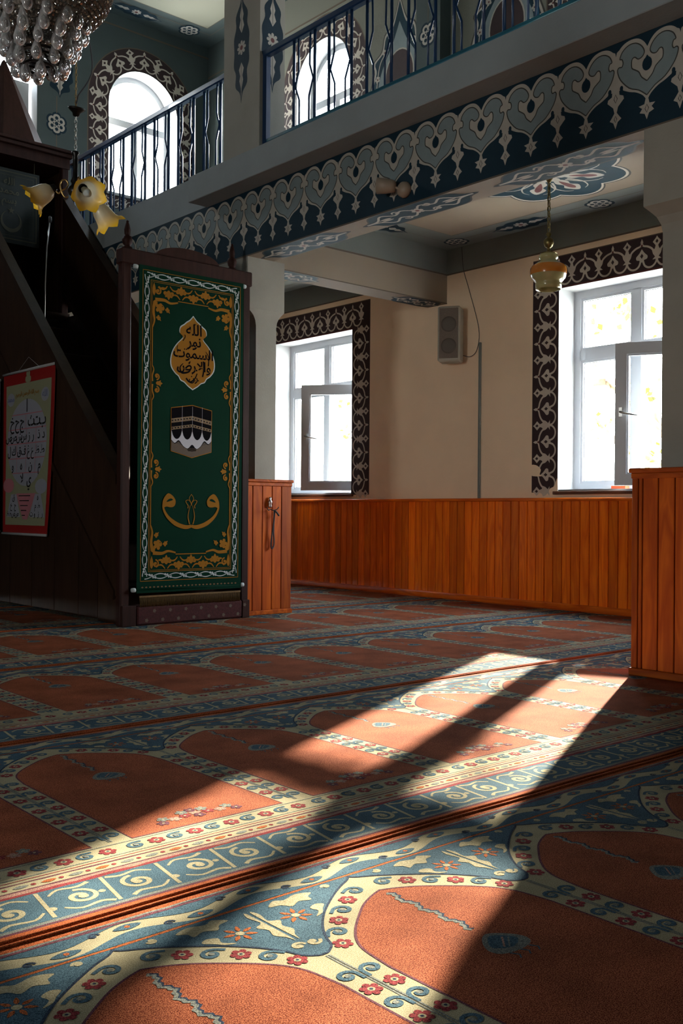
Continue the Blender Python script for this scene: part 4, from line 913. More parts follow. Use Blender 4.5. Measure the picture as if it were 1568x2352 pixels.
# extra strokes of the calligraphy
K = 'banner_black'
for pts, w in (([(3.745, 1.80), (3.72, 1.77), (3.735, 1.735), (3.79, 1.745), (3.81, 1.775)], (.004, .015, .008)), ([(3.93, 1.90), (3.955, 1.86), (3.952, 1.80)], (.004, .010)), ([(3.70, 1.87), (3.695, 1.90), (3.70, 1.92)], .005), ([(3.77, 1.70), (3.80, 1.675), (3.84, 1.70), (3.86, 1.74)], (.012, .008)), ([(3.83, 2.075), (3.835, 2.085), (3.84, 2.075), (3.845, 2.085)], .003), ([(3.905, 1.72), (3.915, 1.77), (3.91, 1.83)], .011), ([(3.74, 1.955), (3.76, 1.985), (3.755, 2.0)], .006)):
    P.stroke(cr(pts, False, 4), w, K, 4)
for x, y in ((3.755, 1.90), (3.77, 1.90), (3.80, 1.815), (3.88, 1.935), (3.82, 1.735), (3.87, 1.69)): P.poly([(x-.006, y), (x, y+.006), (x+.006, y), (x, y-.006)], K, 4)
# cube shrine
P.poly([(3.652, 1.488), (3.825, 1.517), (3.988, 1.489), (3.988, 1.192), (3.825, 1.146), (3.652, 1.188)], G, 2); P.poly([(3.656, 1.484), (3.825, 1.512), (3.984, 1.485), (3.984, 1.196), (3.825, 1.151), (3.656, 1.192)], K, 3)
for a_, c_ in ((0.074, .030), (.132, .020)):
    P.poly([(3.656, 1.486-a_), (3.825, 1.514-a_), (3.984, 1.487-a_), (3.984, 1.487-a_-c_), (3.825, 1.514-a_-c_), (3.656, 1.486-a_-c_)], 'fringe_gold', 4)
    for k in range(14): x = 3.664+k*.0235; zz = 1.486+.028*(1-abs(x-3.82)/.165)-a_-c_/2; P.poly([(x-.008, zz), (x, zz+.006), (x+.008, zz), (x, zz-.006)], 'banner_black', 5)
P.poly([(3.656, 1.262), (3.684, 1.238), (3.716, 1.258), (3.752, 1.222), (3.79, 1.205), (3.825, 1.238), (3.86, 1.205), (3.895, 1.225), (3.925, 1.262), (3.958, 1.243), (3.984, 1.266), (3.984, 1.196), (3.825, 1.151), (3.656, 1.192)], 'banner_brown', 4)
for k in range(6): P.stroke([(3.658, 1.20+k*.009), (3.825, 1.160+k*.010), (3.982, 1.203+k*.009)], .0016, 'fringe_gold', 4)
drape = []
for k, x in enumerate((3.656, 3.742, 3.825, 3.906, 3.984)): drape.append((x, 1.335))
tp = []
for k in range(4):
    xa, xb_ = (3.656, 3.742, 3.825, 3.906, 3.984)[k:k+2]
    for i in range(8): t = i/8; tp.append((xa+(xb_-xa)*t, 1.335-.062*math.sin(PI*t)**.6))
tp.append((3.984, 1.335)); bot = cr([(3.984, 1.272), (3.958, 1.250), (3.925, 1.270), (3.895, 1.232), (3.86, 1.212), (3.825, 1.240), (3.79, 1.212), (3.752, 1.228), (3.716, 1.266), (3.684, 1.246), (3.656, 1.268)], False, 3)
P.poly(tp+bot, 'banner_cloth', 5)
for x in (3.742, 3.825, 3.906): P.stroke([(x, 1.33), (x, 1.505)], .0016, 'banner_cloth', 5)
# twin letter figure
for s in (1, -1):
    X = lambda x: 3.825-s*x
    P.poly([(X(x), z) for x, z in cr([(.128, .843), (.134, .815), (.152, .803), (.175, .802), (.200, .806), (.226, .800), (.232, .835), (.216, .872), (.188, .897), (.158, .885), (.138, .865)], True, 3)], G, 3)
    P.poly([(X(x), z) for x, z in cr([(.150, .852), (.165, .862), (.186, .855), (.202, .838), (.178, .842)], True, 3)], 'banner_green', 4)
    P.stroke([(X(x), z) for x, z in cr([(.226, .840), (.224, .790), (.190, .735), (.130, .690), (.070, .668), (.030, .664), (.0, .672)], False, 5)], (.010, .018, .030, .028, .020), G, 3)
    P.stroke([(X(x), z) for x, z in cr([(.010, .815), (.022, .770), (.026, .730), (.014, .685)], False, 4)], (.003, .009), G, 3)
    P.stroke([(X(x), z) for x, z in cr([(0, .893), (.018, .865), (.006, .838), (-.002, .815)], False, 4)], (.003, .006), G, 3)
    P.stroke([(X(x), z) for x, z in cr([(.006, .835), (.024, .852), (.046, .846), (.038, .828), (.026, .812), (.030, .795)], False, 4)], (.003, .007), G, 3)
# hem motif
for k in range(26): x = 3.44+k*.0305; P.poly([(x-.010, .258), (x, .264), (x+.010, .258), (x, .252)], 'fringe_gold', 1)
P.build('printed_pattern', onB, bn)
for tx, sz, x, z in (('\uFEEA\uFEE0\uFEDF\uFE8D', .105, 3.832, 2.035), ('\uFEAE\uFEEE\uFEE7', .10, 3.835, 1.955), ('\uFE95\uFEEE\uFEE4\uFEB4\uFEDF\uFE8D', .098, 3.83, 1.872), ('\uFEBD\uFEAE\uFEFB\uFE8D\uFEED', .095, 3.835, 1.785), ('\uFEE6\uFEAD', .07, 3.83, 1.705)):
    text_part('calligraphy', tx, sz, 'banner_black', lambda a, c, h, x=x, z=z: (x+a, BY+bow(x+a, z+c)-.0045, z+c), bn)
for z in (2.415, 0.242):
    b = MB(); b.tube([(3.385, BY+0.012, z), (4.262, BY+0.012, z)], 0.011, 'banner_green', 8); b.build('rod', bn)
for x in (3.378, 4.266):
    for z in (2.415, 0.242):
        b = MB(); b.lathe([(0.0005, -0.016), (0.014, -0.014), (0.016, 0), (0.014, 0.014), (0.0005, 0.016)], 'banner_white', 10, Matrix.Translation((x, BY+0.012, z)) @ Matrix.Rotation(PI/2, 4, 'Y')); b.build('rod_cap', bn)
b = MB(); R = random.Random(2)
b.box((3.418, BY-0.002, 0.190), (4.245, BY+0.004, 0.202), 'fringe_gold')
for k in range(150):
    x = 3.42+k*.0055; b.tube([(x, BY, 0.195), (x+R.uniform(-.002, .002), BY-0.004, 0.16), (x+R.uniform(-.004, .004), BY-0.003, 0.128+R.uniform(-.004, .004))], 0.0021, 'fringe_gold', 3)
fr = b.build('fringe', bn); fr['kind'] = 'stuff'

# ---------------------------------------------------------------- alphabet poster and its neighbour on the pulpit side
mat('poster_red', (0.26, 0.006, 0.005), 0.5); mat('poster_cream', (0.24, 0.24, 0.14), 0.6); mat('poster_white', (0.27, 0.27, 0.31), 0.6); mat('poster_ink', (0.012, 0.012, 0.014), 0.6); mat('poster_pink', (0.40, 0.14, 0.16), 0.6); mat('poster_blue', (0.10, 0.12, 0.25), 0.6); mat('poster_strip', (0.35, 0.35, 0.34), 0.4)
ps = thing('alphabet_poster', 'long red bordered poster of the Arabic alphabet hung on the dark pulpit side', 'poster', (3.29, 7.42, 0.6))
PYL, PYR, PZ0, PZ1 = 7.93, 6.99, 0.585, 1.862       # the poster's left edge is at the larger Y
def PO(u_, v_, hh):
    # u 0..1 left to right, v 0..1 bottom to top; the lower part narrows and curls
    w = 1.0-0.13*(1-v_)**1.5; y = PYL-(PYL-PYR)*(0.0+u_*w); z = PZ0+(PZ1-PZ0)*v_
    return (3.290-hh, y, z)
b = MB(); vs = []; fs = []; nu, nv = 8, 24
for j in range(nv+1):
    for i in range(nu+1): vs.append(PO(i/nu, j/nv, 0))
for j in range(nv):
    for i in range(nu): k = j*(nu+1)+i; fs.append((k, k+1, k+nu+2, k+nu+1))
b.add(vs, fs, 'poster_red', True); b.add([(x+.002, y, z) for x, y, z in vs], fs, 'poster_cream', True); b.build('sheet', ps)
P = Paint(0.0008)
P.poly(densify(rect(.06, .94, .055, .925), .04), 'poster_cream', 1)
el = [(.49+.40*math.cos(2*PI*k/40), .56+.265*math.sin(2*PI*k/40)) for k in range(40)]
P.poly(el, 'poster_white', 2)
for v in (.735, .645, .555, .465, .375): 
    w = .40*math.sqrt(max(0, 1-((v-.56)/.265)**2)); P.stroke(densify([(.49-w, v), (.49+w, v)], .05, False)+[(.49+w, v)], .006, 'poster_pink', 3)
for x in (.30, .49, .68): P.stroke([(x, .375), (x, .46), (x, .55), (x, .64)], .006, 'poster_pink', 3)
P.stroke([(.47, .645), (.47, .69), (.47, .735)], .006, 'poster_pink', 3)
P.disc(.13, .30, .12, 'poster_pink', 2, .045, 16); P.disc(.82, .29, .12, 'poster_white', 2, .045, 16)
for x in (.16, .83): P.disc(x, .835, .075, 'poster_white', 2, .042, 14)
P.petals(.50, .945, .045, 6, 'poster_cream', 2)
for xa, xb_ in ((.10, .40), (.60, .93)): P.poly([(xa, .105), (xb_, .105), ((xa+xb_)/2+.06, .245), ((xa+xb_)/2-.06, .245)], 'poster_white', 2)
P.poly([(.30, .25), (.72, .25), (.56, .09), (.46, .09)], 'poster_pink', 1.5)
for k in range(5): P.stroke(densify([(.36+k*.02, .235-k*.03), (.66-k*.02, .235-k*.03)], .05, False), .006, 'poster_ink', 3)
P.build('printed_layout', PO, ps)
def ptxt(tx, u_, v_, s, m_='poster_ink', fx=1.0):
    text_part('letter', tx, s, m_, lambda x, y, h: PO(u_+x*1.06*fx, v_+y/1.277, .004), ps)
rows = [(.78, [('\u0627', .49)], .12), (.69, [('\u0628', .80), ('\u062A', .69), ('\u062B', .58), ('\u062C', .40), ('\u062D', .30), ('\u062E', .20)], .11),
        (.60, [('\u062F', .83), ('\u0630', .74), ('\u0631', .63), ('\u0632', .55), ('\u0633', .44), ('\u0634', .35), ('\u0635', .23), ('\u0636', .13)], .085),
        (.51, [('\u0637', .82), ('\u0638', .72), ('\u0639', .62), ('\u063A', .54), ('\u0641', .44), ('\u0642', .35), ('\u0643', .24), ('\u0644', .14)], .085),
        (.42, [('\u0645', .77), ('\u0646', .59), ('\u0647', .40), ('\u0648', .22)], .09), (.335, [('\uFEFB', .42), ('\u064A', .57)], .10),
        (.225, [('\u0642', .25), ('\u0647', .77)], .06), (.175, [('\u062D', .29), ('\u062E', .20), ('\u0637', .80), ('\u0645', .73)], .055), (.125, [('\u0635', .33), ('\u0636', .25), ('\u0637', .18), ('\u0638', .12), ('\u0631', .88), ('\u0632', .80), ('\u0648', .72), ('\u062A', .65)], .055)]
for v_, ls, s in rows:
    for c, u_ in ls: ptxt(c, u_, v_, s*1.15)
for c, u_, v_, s, m_ in (('\uFEEA\uFEE0\uFEDF\uFE8D', .83, .838, .07, 'poster_blue'), ('\uFEAA\uFEE4\uFEA4\uFEE3', .16, .838, .06, 'poster_blue'), ('\uFEE2\uFEF4\uFEA3\uFEAE\uFEDF\uFE8D \uFEE6\uFEE4\uFEA3\uFEAE\uFEDF\uFE8D \uFEEA\uFEE0\uFEDF\uFE8D \uFEE2\uFEB4\uFE91', .49, .862, .048, 'banner_gold')): ptxt(c, u_, v_, s, m_)
for v_, (ya_, yb_) in ((1.0, (0, 1)), (0.0, (0, 1))):
    b = MB(); b.tube([PO(0, v_, .004), PO(.5, v_, .004), PO(1, v_, .004)], 0.011, 'poster_strip', 6); b.build('hanging_strip', ps)
b = MB(); q = PO(.5, 1, 0); b.tube([PO(.28, 1, 0), (q[0], q[1], q[2]+.10), PO(.72, 1, 0)], 0.0015, 'poster_strip', 4); b.build('hanging_string', ps)
p2 = thing('wall_poster', 'blue edged poster cut off by the left edge of the photo', 'poster', (3.29, 8.3, 0.6))
b = MB(); b.box((3.278, 7.985, 0.60), (3.282, 8.75, 1.83), 'poster_white'); b.build('sheet', p2)
b = MB(); b.box((3.2765, 7.99, 0.62), (3.278, 8.02, 1.81), 'poster_blue'); b.box((3.2765, 8.72, 0.62), (3.278, 8.745, 1.81), 'poster_blue'); b.build('printed_border', p2)
for z in (0.60, 1.83):
    b = MB(); b.tube([(3.28, 7.975, z), (3.28, 8.76, z)], 0.011, 'poster_strip', 6); b.build('hanging_strip', p2)

# ---------------------------------------------------------------- crystal chandelier
def crystal_mat():
    M = bpy.data.materials.new('crystal'); M.use_nodes = True; p = M.node_tree.nodes['Principled BSDF']
    p.inputs['Base Color'].default_value = (0.95, 0.95, 0.97, 1); p.inputs['Roughness'].default_value = 0.03; p.inputs['Transmission Weight'].default_value = 0.85; p.inputs['IOR'].default_value = 1.55
    MATS['crystal'] = M
crystal_mat(); mat('crystal_bead', (0.20, 0.18, 0.155), 0.15, metal=0.2, coat=1.0); mat('black_metal', (0.012, 0.011, 0.010), 0.35, metal=0.6)
CX, CY, CZ = 1.29, 2.868, 2.075
ch = thing('crystal_chandelier', 'large crystal chandelier with bead basket and pear drops, top left corner', 'chandelier', (CX, CY, CZ))
Rb = 0.192
b = MB(); R = random.Random(5)
def bead(b, p, r):
    Mr = Matrix.Translation(p) @ Matrix.Rotation(R.uniform(0, 3), 4, 'X') @ Matrix.Rotation(R.uniform(0, 3), 4, 'Y')
    b.lathe([(.0001, -r), (r*.75, -r*.6), (r, .1*r), (r*.7, .7*r), (.0001, r)], 'crystal_bead', 6, Mr)
for s in range(84):
    an = 2*PI*s/84
    for k in range(23):
        ph = PI*.5*k/22; rr = Rb*1.12*math.cos(ph); z = CZ+0.30-0.17*math.sin(ph)
        if rr > 0.05 and (rr > .11 or s % 2 == 0): bead(b, (CX+rr*math.cos(an+.035*(k % 2)), CY+rr*math.sin(an+.035*(k % 2)), z), .0072)
    for k in range(16): # upper swags
        t = k/15; rr = Rb*1.12-0.13*t
        if s % 2 == 0: bead(b, (CX+rr*math.cos(an), CY+rr*math.sin(an), CZ+0.30+.36*t), .0085)
b.smooth = [False]*len(b.f)
o = b.build('bead_strands', ch); o['kind'] = 'stuff'
drop = MB(); drop.lathe([(0.0008, 0.0), (0.003, -0.004), (0.0035, -0.010), (0.006, -0.020), (0.011, -0.034), (0.0142, -0.046), (0.0125, -0.056), (0.007, -0.063), (0.0005, -0.066)], 'crystal', 10)
dm = drop.mesh('pear_drop')
for n, rr, z in ((15, .135, .215), (13, .118, .175), (11, .098, .135), (9, .075, .100), (4, .040, .070)):
    for k in range(n):
        an = 2*PI*(k+(z*40 % 1))/n; o = bpy.data.objects.new('pear_drop', dm); COL.objects.link(o); o.parent = ch
        o.location = (rr*math.cos(an), rr*math.sin(an), z+R.uniform(-.004, .004)); o.rotation_euler = (R.uniform(-.1, .1), R.uniform(-.1, .1), an); s = R.uniform(1.15, 1.35); o.scale = (s, s, s)
for rr, z, tl in ((.062, .055, .10), (.066, .070, .04), (.045, .030, -.06), (.224, .30, 0), (.155, .242, 0)):
    b = MB(); b.tube([(CX+rr*math.cos(t), CY+rr*math.sin(t), CZ+z+tl*rr*math.cos(t)) for t in [2*PI*k/28 for k in range(28)]], 0.0042 if rr < .1 else .0035, 'black_metal', 6, closed=True); b.build('hoop', ch)
b = MB()
b.tube([(CX, CY, CZ+.06), (CX, CY, ZC)], 0.006, 'black_metal', 8)
for k in range(6):
    an = PI*k/3; b.tube([(CX, CY, CZ+.60), (CX+.10*math.cos(an), CY+.10*math.sin(an), CZ+.45), (CX+.224*math.cos(an), CY+.224*math.sin(an), CZ+.30)], .003, 'black_metal', 5); b.tube([(CX, CY, CZ+.10), (CX+.03*math.cos(an), CY+.03*math.sin(an), CZ+.06), (CX+.062*math.cos(an), CY+.062*math.sin(an), CZ+.055)], .0025, 'black_metal', 5)
b.build('stem', ch)

# ---------------------------------------------------------------- brass lamp with tulip glass shades
def tulip_glass():
    M = bpy.data.materials.new('tulip_glass'); M.use_nodes = True; N = M.node_tree; p = N.nodes['Principled BSDF']
    at = N.nodes.new('ShaderNodeTexCoord'); sp_ = N.nodes.new('ShaderNodeSeparateXYZ'); rp = N.nodes.new('ShaderNodeValToRGB')
    N.links.new(at.outputs['Object'], sp_.inputs[0]); mr = N.nodes.new('ShaderNodeMapRange'); mr.inputs[1].default_value = 0.0; mr.inputs[2].default_value = -0.13
    N.links.new(sp_.outputs['Z'], mr.inputs[0]); N.links.new(mr.outputs[0], rp.inputs[0])
    rp.color_ramp.elements[0].color = (0.75, 0.68, 0.50, 1); rp.color_ramp.elements[0].position = 0.4
    rp.color_ramp.elements[1].color = (0.85, 0.50, 0.02, 1); rp.color_ramp.elements[1].position = 0.9
    tl = N.nodes.new('ShaderNodeBsdfTranslucent'); mx = N.nodes.new('ShaderNodeMixShader'); mx.inputs[0].default_value = 0.55
    N.links.new(rp.outputs[0], p.inputs['Base Color']); N.links.new(rp.outputs[0], tl.inputs[0]); p.inputs['Roughness'].default_value = 0.2
    N.links.new(p.outputs[0], mx.inputs[1]); N.links.new(tl.outputs[0], mx.inputs[2]); N.links.new(mx.outputs[0], N.nodes['Material Output'].inputs[0]); MATS['tulip_glass'] = M
tulip_glass()
LX, LY, LZ = 2.10, 4.27, 2.22
lp = thing('tulip_lamp', 'small dark hanging lamp with yellow and white tulip glass shades', 'ceiling lamp', (LX, LY, LZ))
b = MB(); b.lathe([(0.0005, -.050), (.012, -.045), (.010, -.030), (.030, -.015), (.034, .0), (.028, .018), (.016, .028), (.022, .045), (.014, .065), (.011, .10), (.013, .13), (.010, .16), (.018, .172), (.018, .180), (.0005, .185)], 'black_metal', 16, Matrix.Translation((LX, LY, LZ+.02))); b.build('stem', lp)
b = MB(); b.lathe([(0.0005, .0), (.014, .004), (.018, .018), (.036, .032), (.040, .040), (.0005, .046)], 'black_metal', 16, Matrix.Translation((LX, LY, LZ+.36)) @ Matrix.Rotation(.2, 4, 'X')); b.build('canopy', lp)
def chain_part(x, y, z0, z1, mt, parent, ln=.024, r=.0022, wd=.006):
    b = MB(); z = z0; k = 0
    while z < z1:
        pts = []
        for i in range(10):
            t = 2*PI*i/10; a_ = wd*math.cos(t); c_ = ln*.5*math.sin(t); pts.append((x+(a_ if k % 2 else 0), y+(0 if k % 2 else a_), z+c_))
        b.tube(pts, r, mt, 5, closed=True); z += ln*.80; k += 1
    return b.build('chain', parent)
chain_part(LX, LY, LZ+.205, LZ+.36, 'steel', lp); chain_part(LX, LY, LZ+.41, ZC, 'brass', lp, .020, .0016, .0045)
b = MB(); b.tube([(LX, LY, LZ+.42)]+cr([(LX+.01, LY, LZ+.46), (LX+.055, LY-.04, LZ+.56), (LX+.05, LY-.04, LZ+.68), (LX+.02, LY-.02, LZ+.85), (LX, LY, LZ+1.1)], False, 4)+[(LX, LY, ZC)], .0035, 'gasket', 6); b.build('cable', lp)
# camera right is (0.753,-0.659); shades lean outwards at about 55 degrees
def shade(an, tilt, rad, dz):
    d = Vector((math.cos(an), math.sin(an), 0)); 
    base = Vector((LX, LY, LZ))+d*rad+Vector((0, 0, dz))
    b = MB(); k0 = Vector((LX, LY, LZ))
    path = [(0.03, -.005), (.045, -.010), (.060, .012), (.068, .040), (.062, .064), (.044, .070), (.032, .052), (.040, .034), (.062, .018), (rad*.8, .006), (rad, dz+.002)]
    b.tube([k0+d*p+Vector((0, 0, q)) for p, q in cr(path, False, 4)], .0038, 'brass', 7); b.build('arm', lp)
    rot = Vector((0, 0, -1)).rotation_difference((d*math.sin(tilt)+Vector((0, 0, -math.cos(tilt)))).normalized()).to_matrix().to_4x4()
    Mx = Matrix.Translation(base) @ rot
    b = MB(); b.lathe([(.0005, .012), (.016, .010), (.020, -.004), (.021, -.018), (.017, -.020)], 'black_metal', 12, Mx); b.build('shade_holder', lp)
    prof = [(.020, -.010), (.034, -.022), (.043, -.045), (.046, -.068), (.050, -.088), (.060, -.105), (.076, -.116)]
    b = MB(); n = 28; vs = []; 
    for i, (rr, z) in enumerate(prof):
        amp = max(0, (i-3)/3.0)
        for k in range(n):
            t = 2*PI*k/n; w = .09*amp*amp*math.cos(7*t); q = rr*(1+w); vs.append((q*math.cos(t), q*math.sin(t), z+.009*amp*amp*math.cos(7*t)*-1))
    fs = [(i*n+k, i*n+(k+1) % n, (i+1)*n+(k+1) % n, (i+1)*n+k) for i in range(len(prof)-1) for k in range(n)]
    b.add(vs, fs, 'tulip_glass', True); me = b.mesh('glass_shade'); o = bpy.data.objects.new('glass_shade', me); COL.objects.link(o); o.parent = lp
    o.matrix_local = Matrix.Translation(-Vector((LX, LY, LZ))) @ Mx
    b = MB(); b.lathe([(.0005, -.02), (.013, -.03), (.017, -.06), (.019, -.085), (.015, -.105), (.0005, -.113)], 'banner_white', 12, Mx); b.build('bulb', lp)
A0 = YAW
shade(A0+PI/2+0.15, 1.0, .095, .030); shade(A0+PI-0.55-PI/2*0.0-1.0-1.35+PI*0, 0.9, .10, .0) if False else None
shade(A0+PI+0.55, 1.05, .105, .008); shade(A0-0.75, 0.75, .11, -.010)

# ---------------------------------------------------------------- pendant lamp in the side bay
PX, PY_ = 5.70, 4.335
pd = thing('pendant_lamp', 'amber and cream glass pendant lamp on a chain before the right window', 'ceiling lamp', (PX, PY_, 2.33), None)
mat('amber_glass', (0.50, 0.17, 0.015), 0.2, coat=0.4); mat('milk_glass', (0.36, 0.33, 0.15), 0.2, coat=0.4); mat('old_brass', (0.20, 0.16, 0.06), 0.35, metal=0.9)
T0 = Matrix.Translation((PX, PY_, 0))
b = MB(); b.lathe([(.060, 2.590), (.068, 2.575), (.066, 2.560), (.056, 2.552), (.058, 2.545), (.085, 2.530)], 'milk_glass', 28, T0); b.lathe([(.085, 2.530), (.116, 2.505), (.126, 2.480), (.126, 2.468)], 'milk_glass', 28, T0); b.build('shade_top', pd)
b = MB(); n = 28; prof = [(.1265, 2.505), (.1285, 2.470), (.126, 2.448)]; b.lathe([(.112, 2.512), (.1265, 2.492), (.1290, 2.468), (.1262, 2.446)], 'amber_glass', 28, T0); b.build('amber_band', pd)
b = MB(); b.lathe([(.126, 2.455), (.118, 2.425), (.096, 2.400), (.088, 2.392), (.092, 2.380), (.088, 2.345), (.084, 2.345), (.088, 2.380)], 'milk_glass', 28, T0, lambda i, t: .03*math.cos(14*t) if i in (5, 6) else 0); b.build('shade_bottom', pd)
b = MB(); b.lathe([(.0005, 2.592), (.045, 2.592), (.060, 2.596), (.030, 2.606), (.012, 2.615), (.012, 2.635), (.026, 2.645), (.036, 2.668), (.034, 2.690), (.020, 2.706), (.010, 2.712), (.020, 2.728), (.016, 2.740), (.006, 2.748), (.0005, 2.75)], 'old_brass', 18, T0); b.build('fitter', pd)
chain_part(PX, PY_, 2.765, 3.10, 'old_brass', pd, .045, .0040, .011)
b = MB(); b.tube([(PX+.004, PY_, 2.74), (PX-.006, PY_, 2.9), (PX+.005, PY_, 3.13)], .0022, 'gasket', 6); b.build('cable', pd)
b = MB(); b.lathe([(.0005, 3.09), (.012, 3.095), (.03, 3.13), (.035, 3.152), (.0005, 3.153)], 'old_brass', 14, T0); b.build('canopy', pd)

# ---------------------------------------------------------------- wall speaker, conduit, cables
mat('speaker_shell', (0.34, 0.31, 0.25), 0.5); mat('speaker_mesh', (0.14, 0.11, 0.085), 0.7, noise=0.3, nscale=200); mat('speaker_cone', (0.08, 0.065, 0.05), 0.6)
sp = thing('wall_speaker', 'slim beige two driver speaker mounted high between the windows', 'speaker', (6.60, 6.06, 2.35))
ry = 0.24
Ms = Matrix.Translation((6.555, 6.045, 2.35)) @ Matrix.Rotation(0.55, 4, 'Z')
def SB(a_, c_, mt, bev, nm, pr=sp):
    b = MB(); b.box(a_, c_, mt, bev); b.v = [tuple(Ms @ Vector(q)) for q in b.v]; return b.build(nm, pr)
SB((-.085, -.100, -.245), (.085, .100, .240), 'speaker_shell', .012, 'cabinet')
g = SB((-.090, -.084, -.218), (-.084, .084, .222), 'speaker_mesh', .002, 'grille')
for z in (.08, -.11):
    b = MB(); b.lathe([(.0005, .006), (.03, .004), (.055, .008), (.066, .002), (.068, .0)], 'speaker_cone', 20, Ms @ Matrix.Translation((-.090, 0, z)) @ Matrix.Rotation(-PI/2, 4, 'Y')); b.build('driver', sp)
b = MB(); b.tube([tuple(Ms @ Vector((.08, 0, 0))), (6.69, 6.06, 2.36)], .02, 'speaker_shell', 8); b.build('bracket', sp)
b = MB(); b.box((6.672, 5.803, 0.905), (6.695, 5.823, 2.27), 'plaster_grey', .003); tag(b.build('cable_conduit', None, (6.68, 5.81, .9)), 'thin vertical grey cable conduit below the speaker', 'conduit')
b = MB(); b.tube(cr([(6.688, 6.02, 2.18), (6.685, 5.92, 2.16), (6.688, 5.85, 2.22), (6.688, 5.835, 2.40), (6.69, 5.95, 2.75), (6.69, 6.02, 2.95), (6.688, 6.04, 3.15)], False, 5), .0028, 'gasket', 5); tag(b.build('speaker_cable', None, (6.69, 6.0, 2.2)), 'thin loose cable curving round the speaker up to the ceiling', 'cable')
# spot lamp on the beam
mat('spot_beige', (0.30, 0.24, 0.18), 0.45)
so = thing('spot_light', 'small beige swivel spot light fixed on the ornamented beam', 'spot light', (4.33, 4.42, 2.78))
bp = Vector((4.335, 4.40, 2.765)); hd = Vector((4.27, 4.50, 2.795)); dr = Vector((-.55, .80, .10)).normalized()
b = MB(); b.lathe([(.0005, -.03), (.030, -.026), (.046, -.010), (.050, .010), (.046, .025), (.0005, .028)], 'spot_beige', 18, Matrix.Translation(bp) @ Matrix.Rotation(PI/2, 4, 'Y')); b.build('base', so)
b = MB(); Mr = Matrix.Translation(hd) @ Vector((0, 0, 1)).rotation_difference(dr).to_matrix().to_4x4()
b.lathe([(.0005, -.075), (.028, -.070), (.040, -.050), (.046, -.01), (.050, .045), (.044, .045), (.038, .0), (.02, -.02), (.0005, -.02)], 'spot_beige', 18, Mr); b.build('head', so)
b = MB(); b.lathe([(.0005, .03), (.018, .026), (.022, .005), (.015, -.018), (.0005, -.02)], 'banner_white', 12, Mr); b.build('bulb', so)
b = MB(); b.tube([bp+Vector((-.02, .01, 0)), hd-dr*.05], .008, 'spot_beige', 6); b.build('arm', so)

# hook with hanging black strap on the narrow casing
hk = thing('coat_hook', 'small pale metal hook screwed to the narrow wooden casing', 'hook', (4.566, 6.045, .84))
b = MB(); b.lathe([(.0005, -.028), (.012, -.024), (.016, -.012), (.012, .0), (.018, .014), (.016, .026), (.008, .034), (.011, .044), (.008, .054), (.0005, .056)], 'steel', 12, Matrix.Translation((4.566, 6.036, .83))); b.build('plate', hk)
b = MB()
for s in (-1, 1): b.tube(cr([(4.566, 6.036, .795), (4.566+s*.02, 6.02, .785), (4.566+s*.045, 6.005, .795), (4.566+s*.055, 6.0, .812)], False, 3), .004, 'gasket', 6)
b.build('prong', hk)
b = MB(); b.tube(cr([(4.590, 6.015, .790), (4.592, 6.02, .74), (4.586, 6.022, .66), (4.578, 6.024, .60), (4.570, 6.026, .53), (4.580, 6.028, .497), (4.598, 6.028, .52), (4.598, 6.026, .57), (4.590, 6.022, .62), (4.592, 6.02, .70), (4.597, 6.015, .785)], False, 4), .0055, 'gasket', 6)
b.tube(cr([(4.594, 6.012, .785), (4.615, 6.01, .765), (4.632, 6.01, .745)], False, 3), .007, 'gasket', 6)
tag(b.build('hanging_strap', None, (4.59, 6.02, .5)), 'black looped strap hanging from the hook on the narrow casing', 'strap')
# small orange box on the right sill
b = MB(); mat('box_orange', (0.55, 0.07, 0.015), 0.5); b.box((6.80, 4.42, .973), (6.86, 4.55, 1.0), 'box_orange', .003); tag(b.build('small_box', None, (6.83, 4.48, .973)), 'small flat orange box lying on the right window sill', 'box')

# ---------------------------------------------------------------- outside: ground, tree, hedge, pale house
mat('yard', (0.55, 0.53, 0.48), 0.9, noise=0.15, nscale=2); mat('bark', (0.11, 0.085, 0.06), 0.9, noise=0.3, nscale=20, bump=0.4, bscale=40)
mat('hedge_green', (0.10, 0.16, 0.05), 0.8, noise=0.3, nscale=5); mat('stone_wall', (0.42, 0.41, 0.38), 0.9, noise=0.2, nscale=3)
def leafmat():
    M = bpy.data.materials.new('leaf_yellow'); M.use_nodes = True; N = M.node_tree; p = N.nodes['Principled BSDF']
    tl = N.nodes.new('ShaderNodeBsdfTranslucent'); mx = N.nodes.new('ShaderNodeMixShader'); mx.inputs[0].default_value = 0.5
    p.inputs['Base Color'].default_value = (0.06, 0.06, 0.004, 1); tl.inputs[0].default_value = (0.11, 0.10, 0.005, 1)
    N.links.new(p.outputs[0], mx.inputs[1]); N.links.new(tl.outputs[0], mx.inputs[2]); N.links.new(mx.outputs[0], N.nodes['Material Output'].inputs[0]); MATS['leaf_yellow'] = M
leafmat()
b = MB(); b.box((WX+0.35, -30, -1.2), (60, 45, -1.0), 'yard'); tag(b.build('ground'), 'pale yard outside the windows', 'ground', kind='structure')
tr = thing('tree', 'leafy yellow green tree outside the right hand window', 'tree', (10.6, 5.3, -1.0))
R = random.Random(11)
b = MB(); b.tube([(10.6, 5.3, -1.0), (10.5, 5.35, 0.2), (10.3, 5.6, 1.0), (10.1, 6.1, 1.7), (9.9, 6.7, 2.3)], [.12, .10, .07, .05, .03], 'bark', 8); b.build('trunk', tr)
tips = []
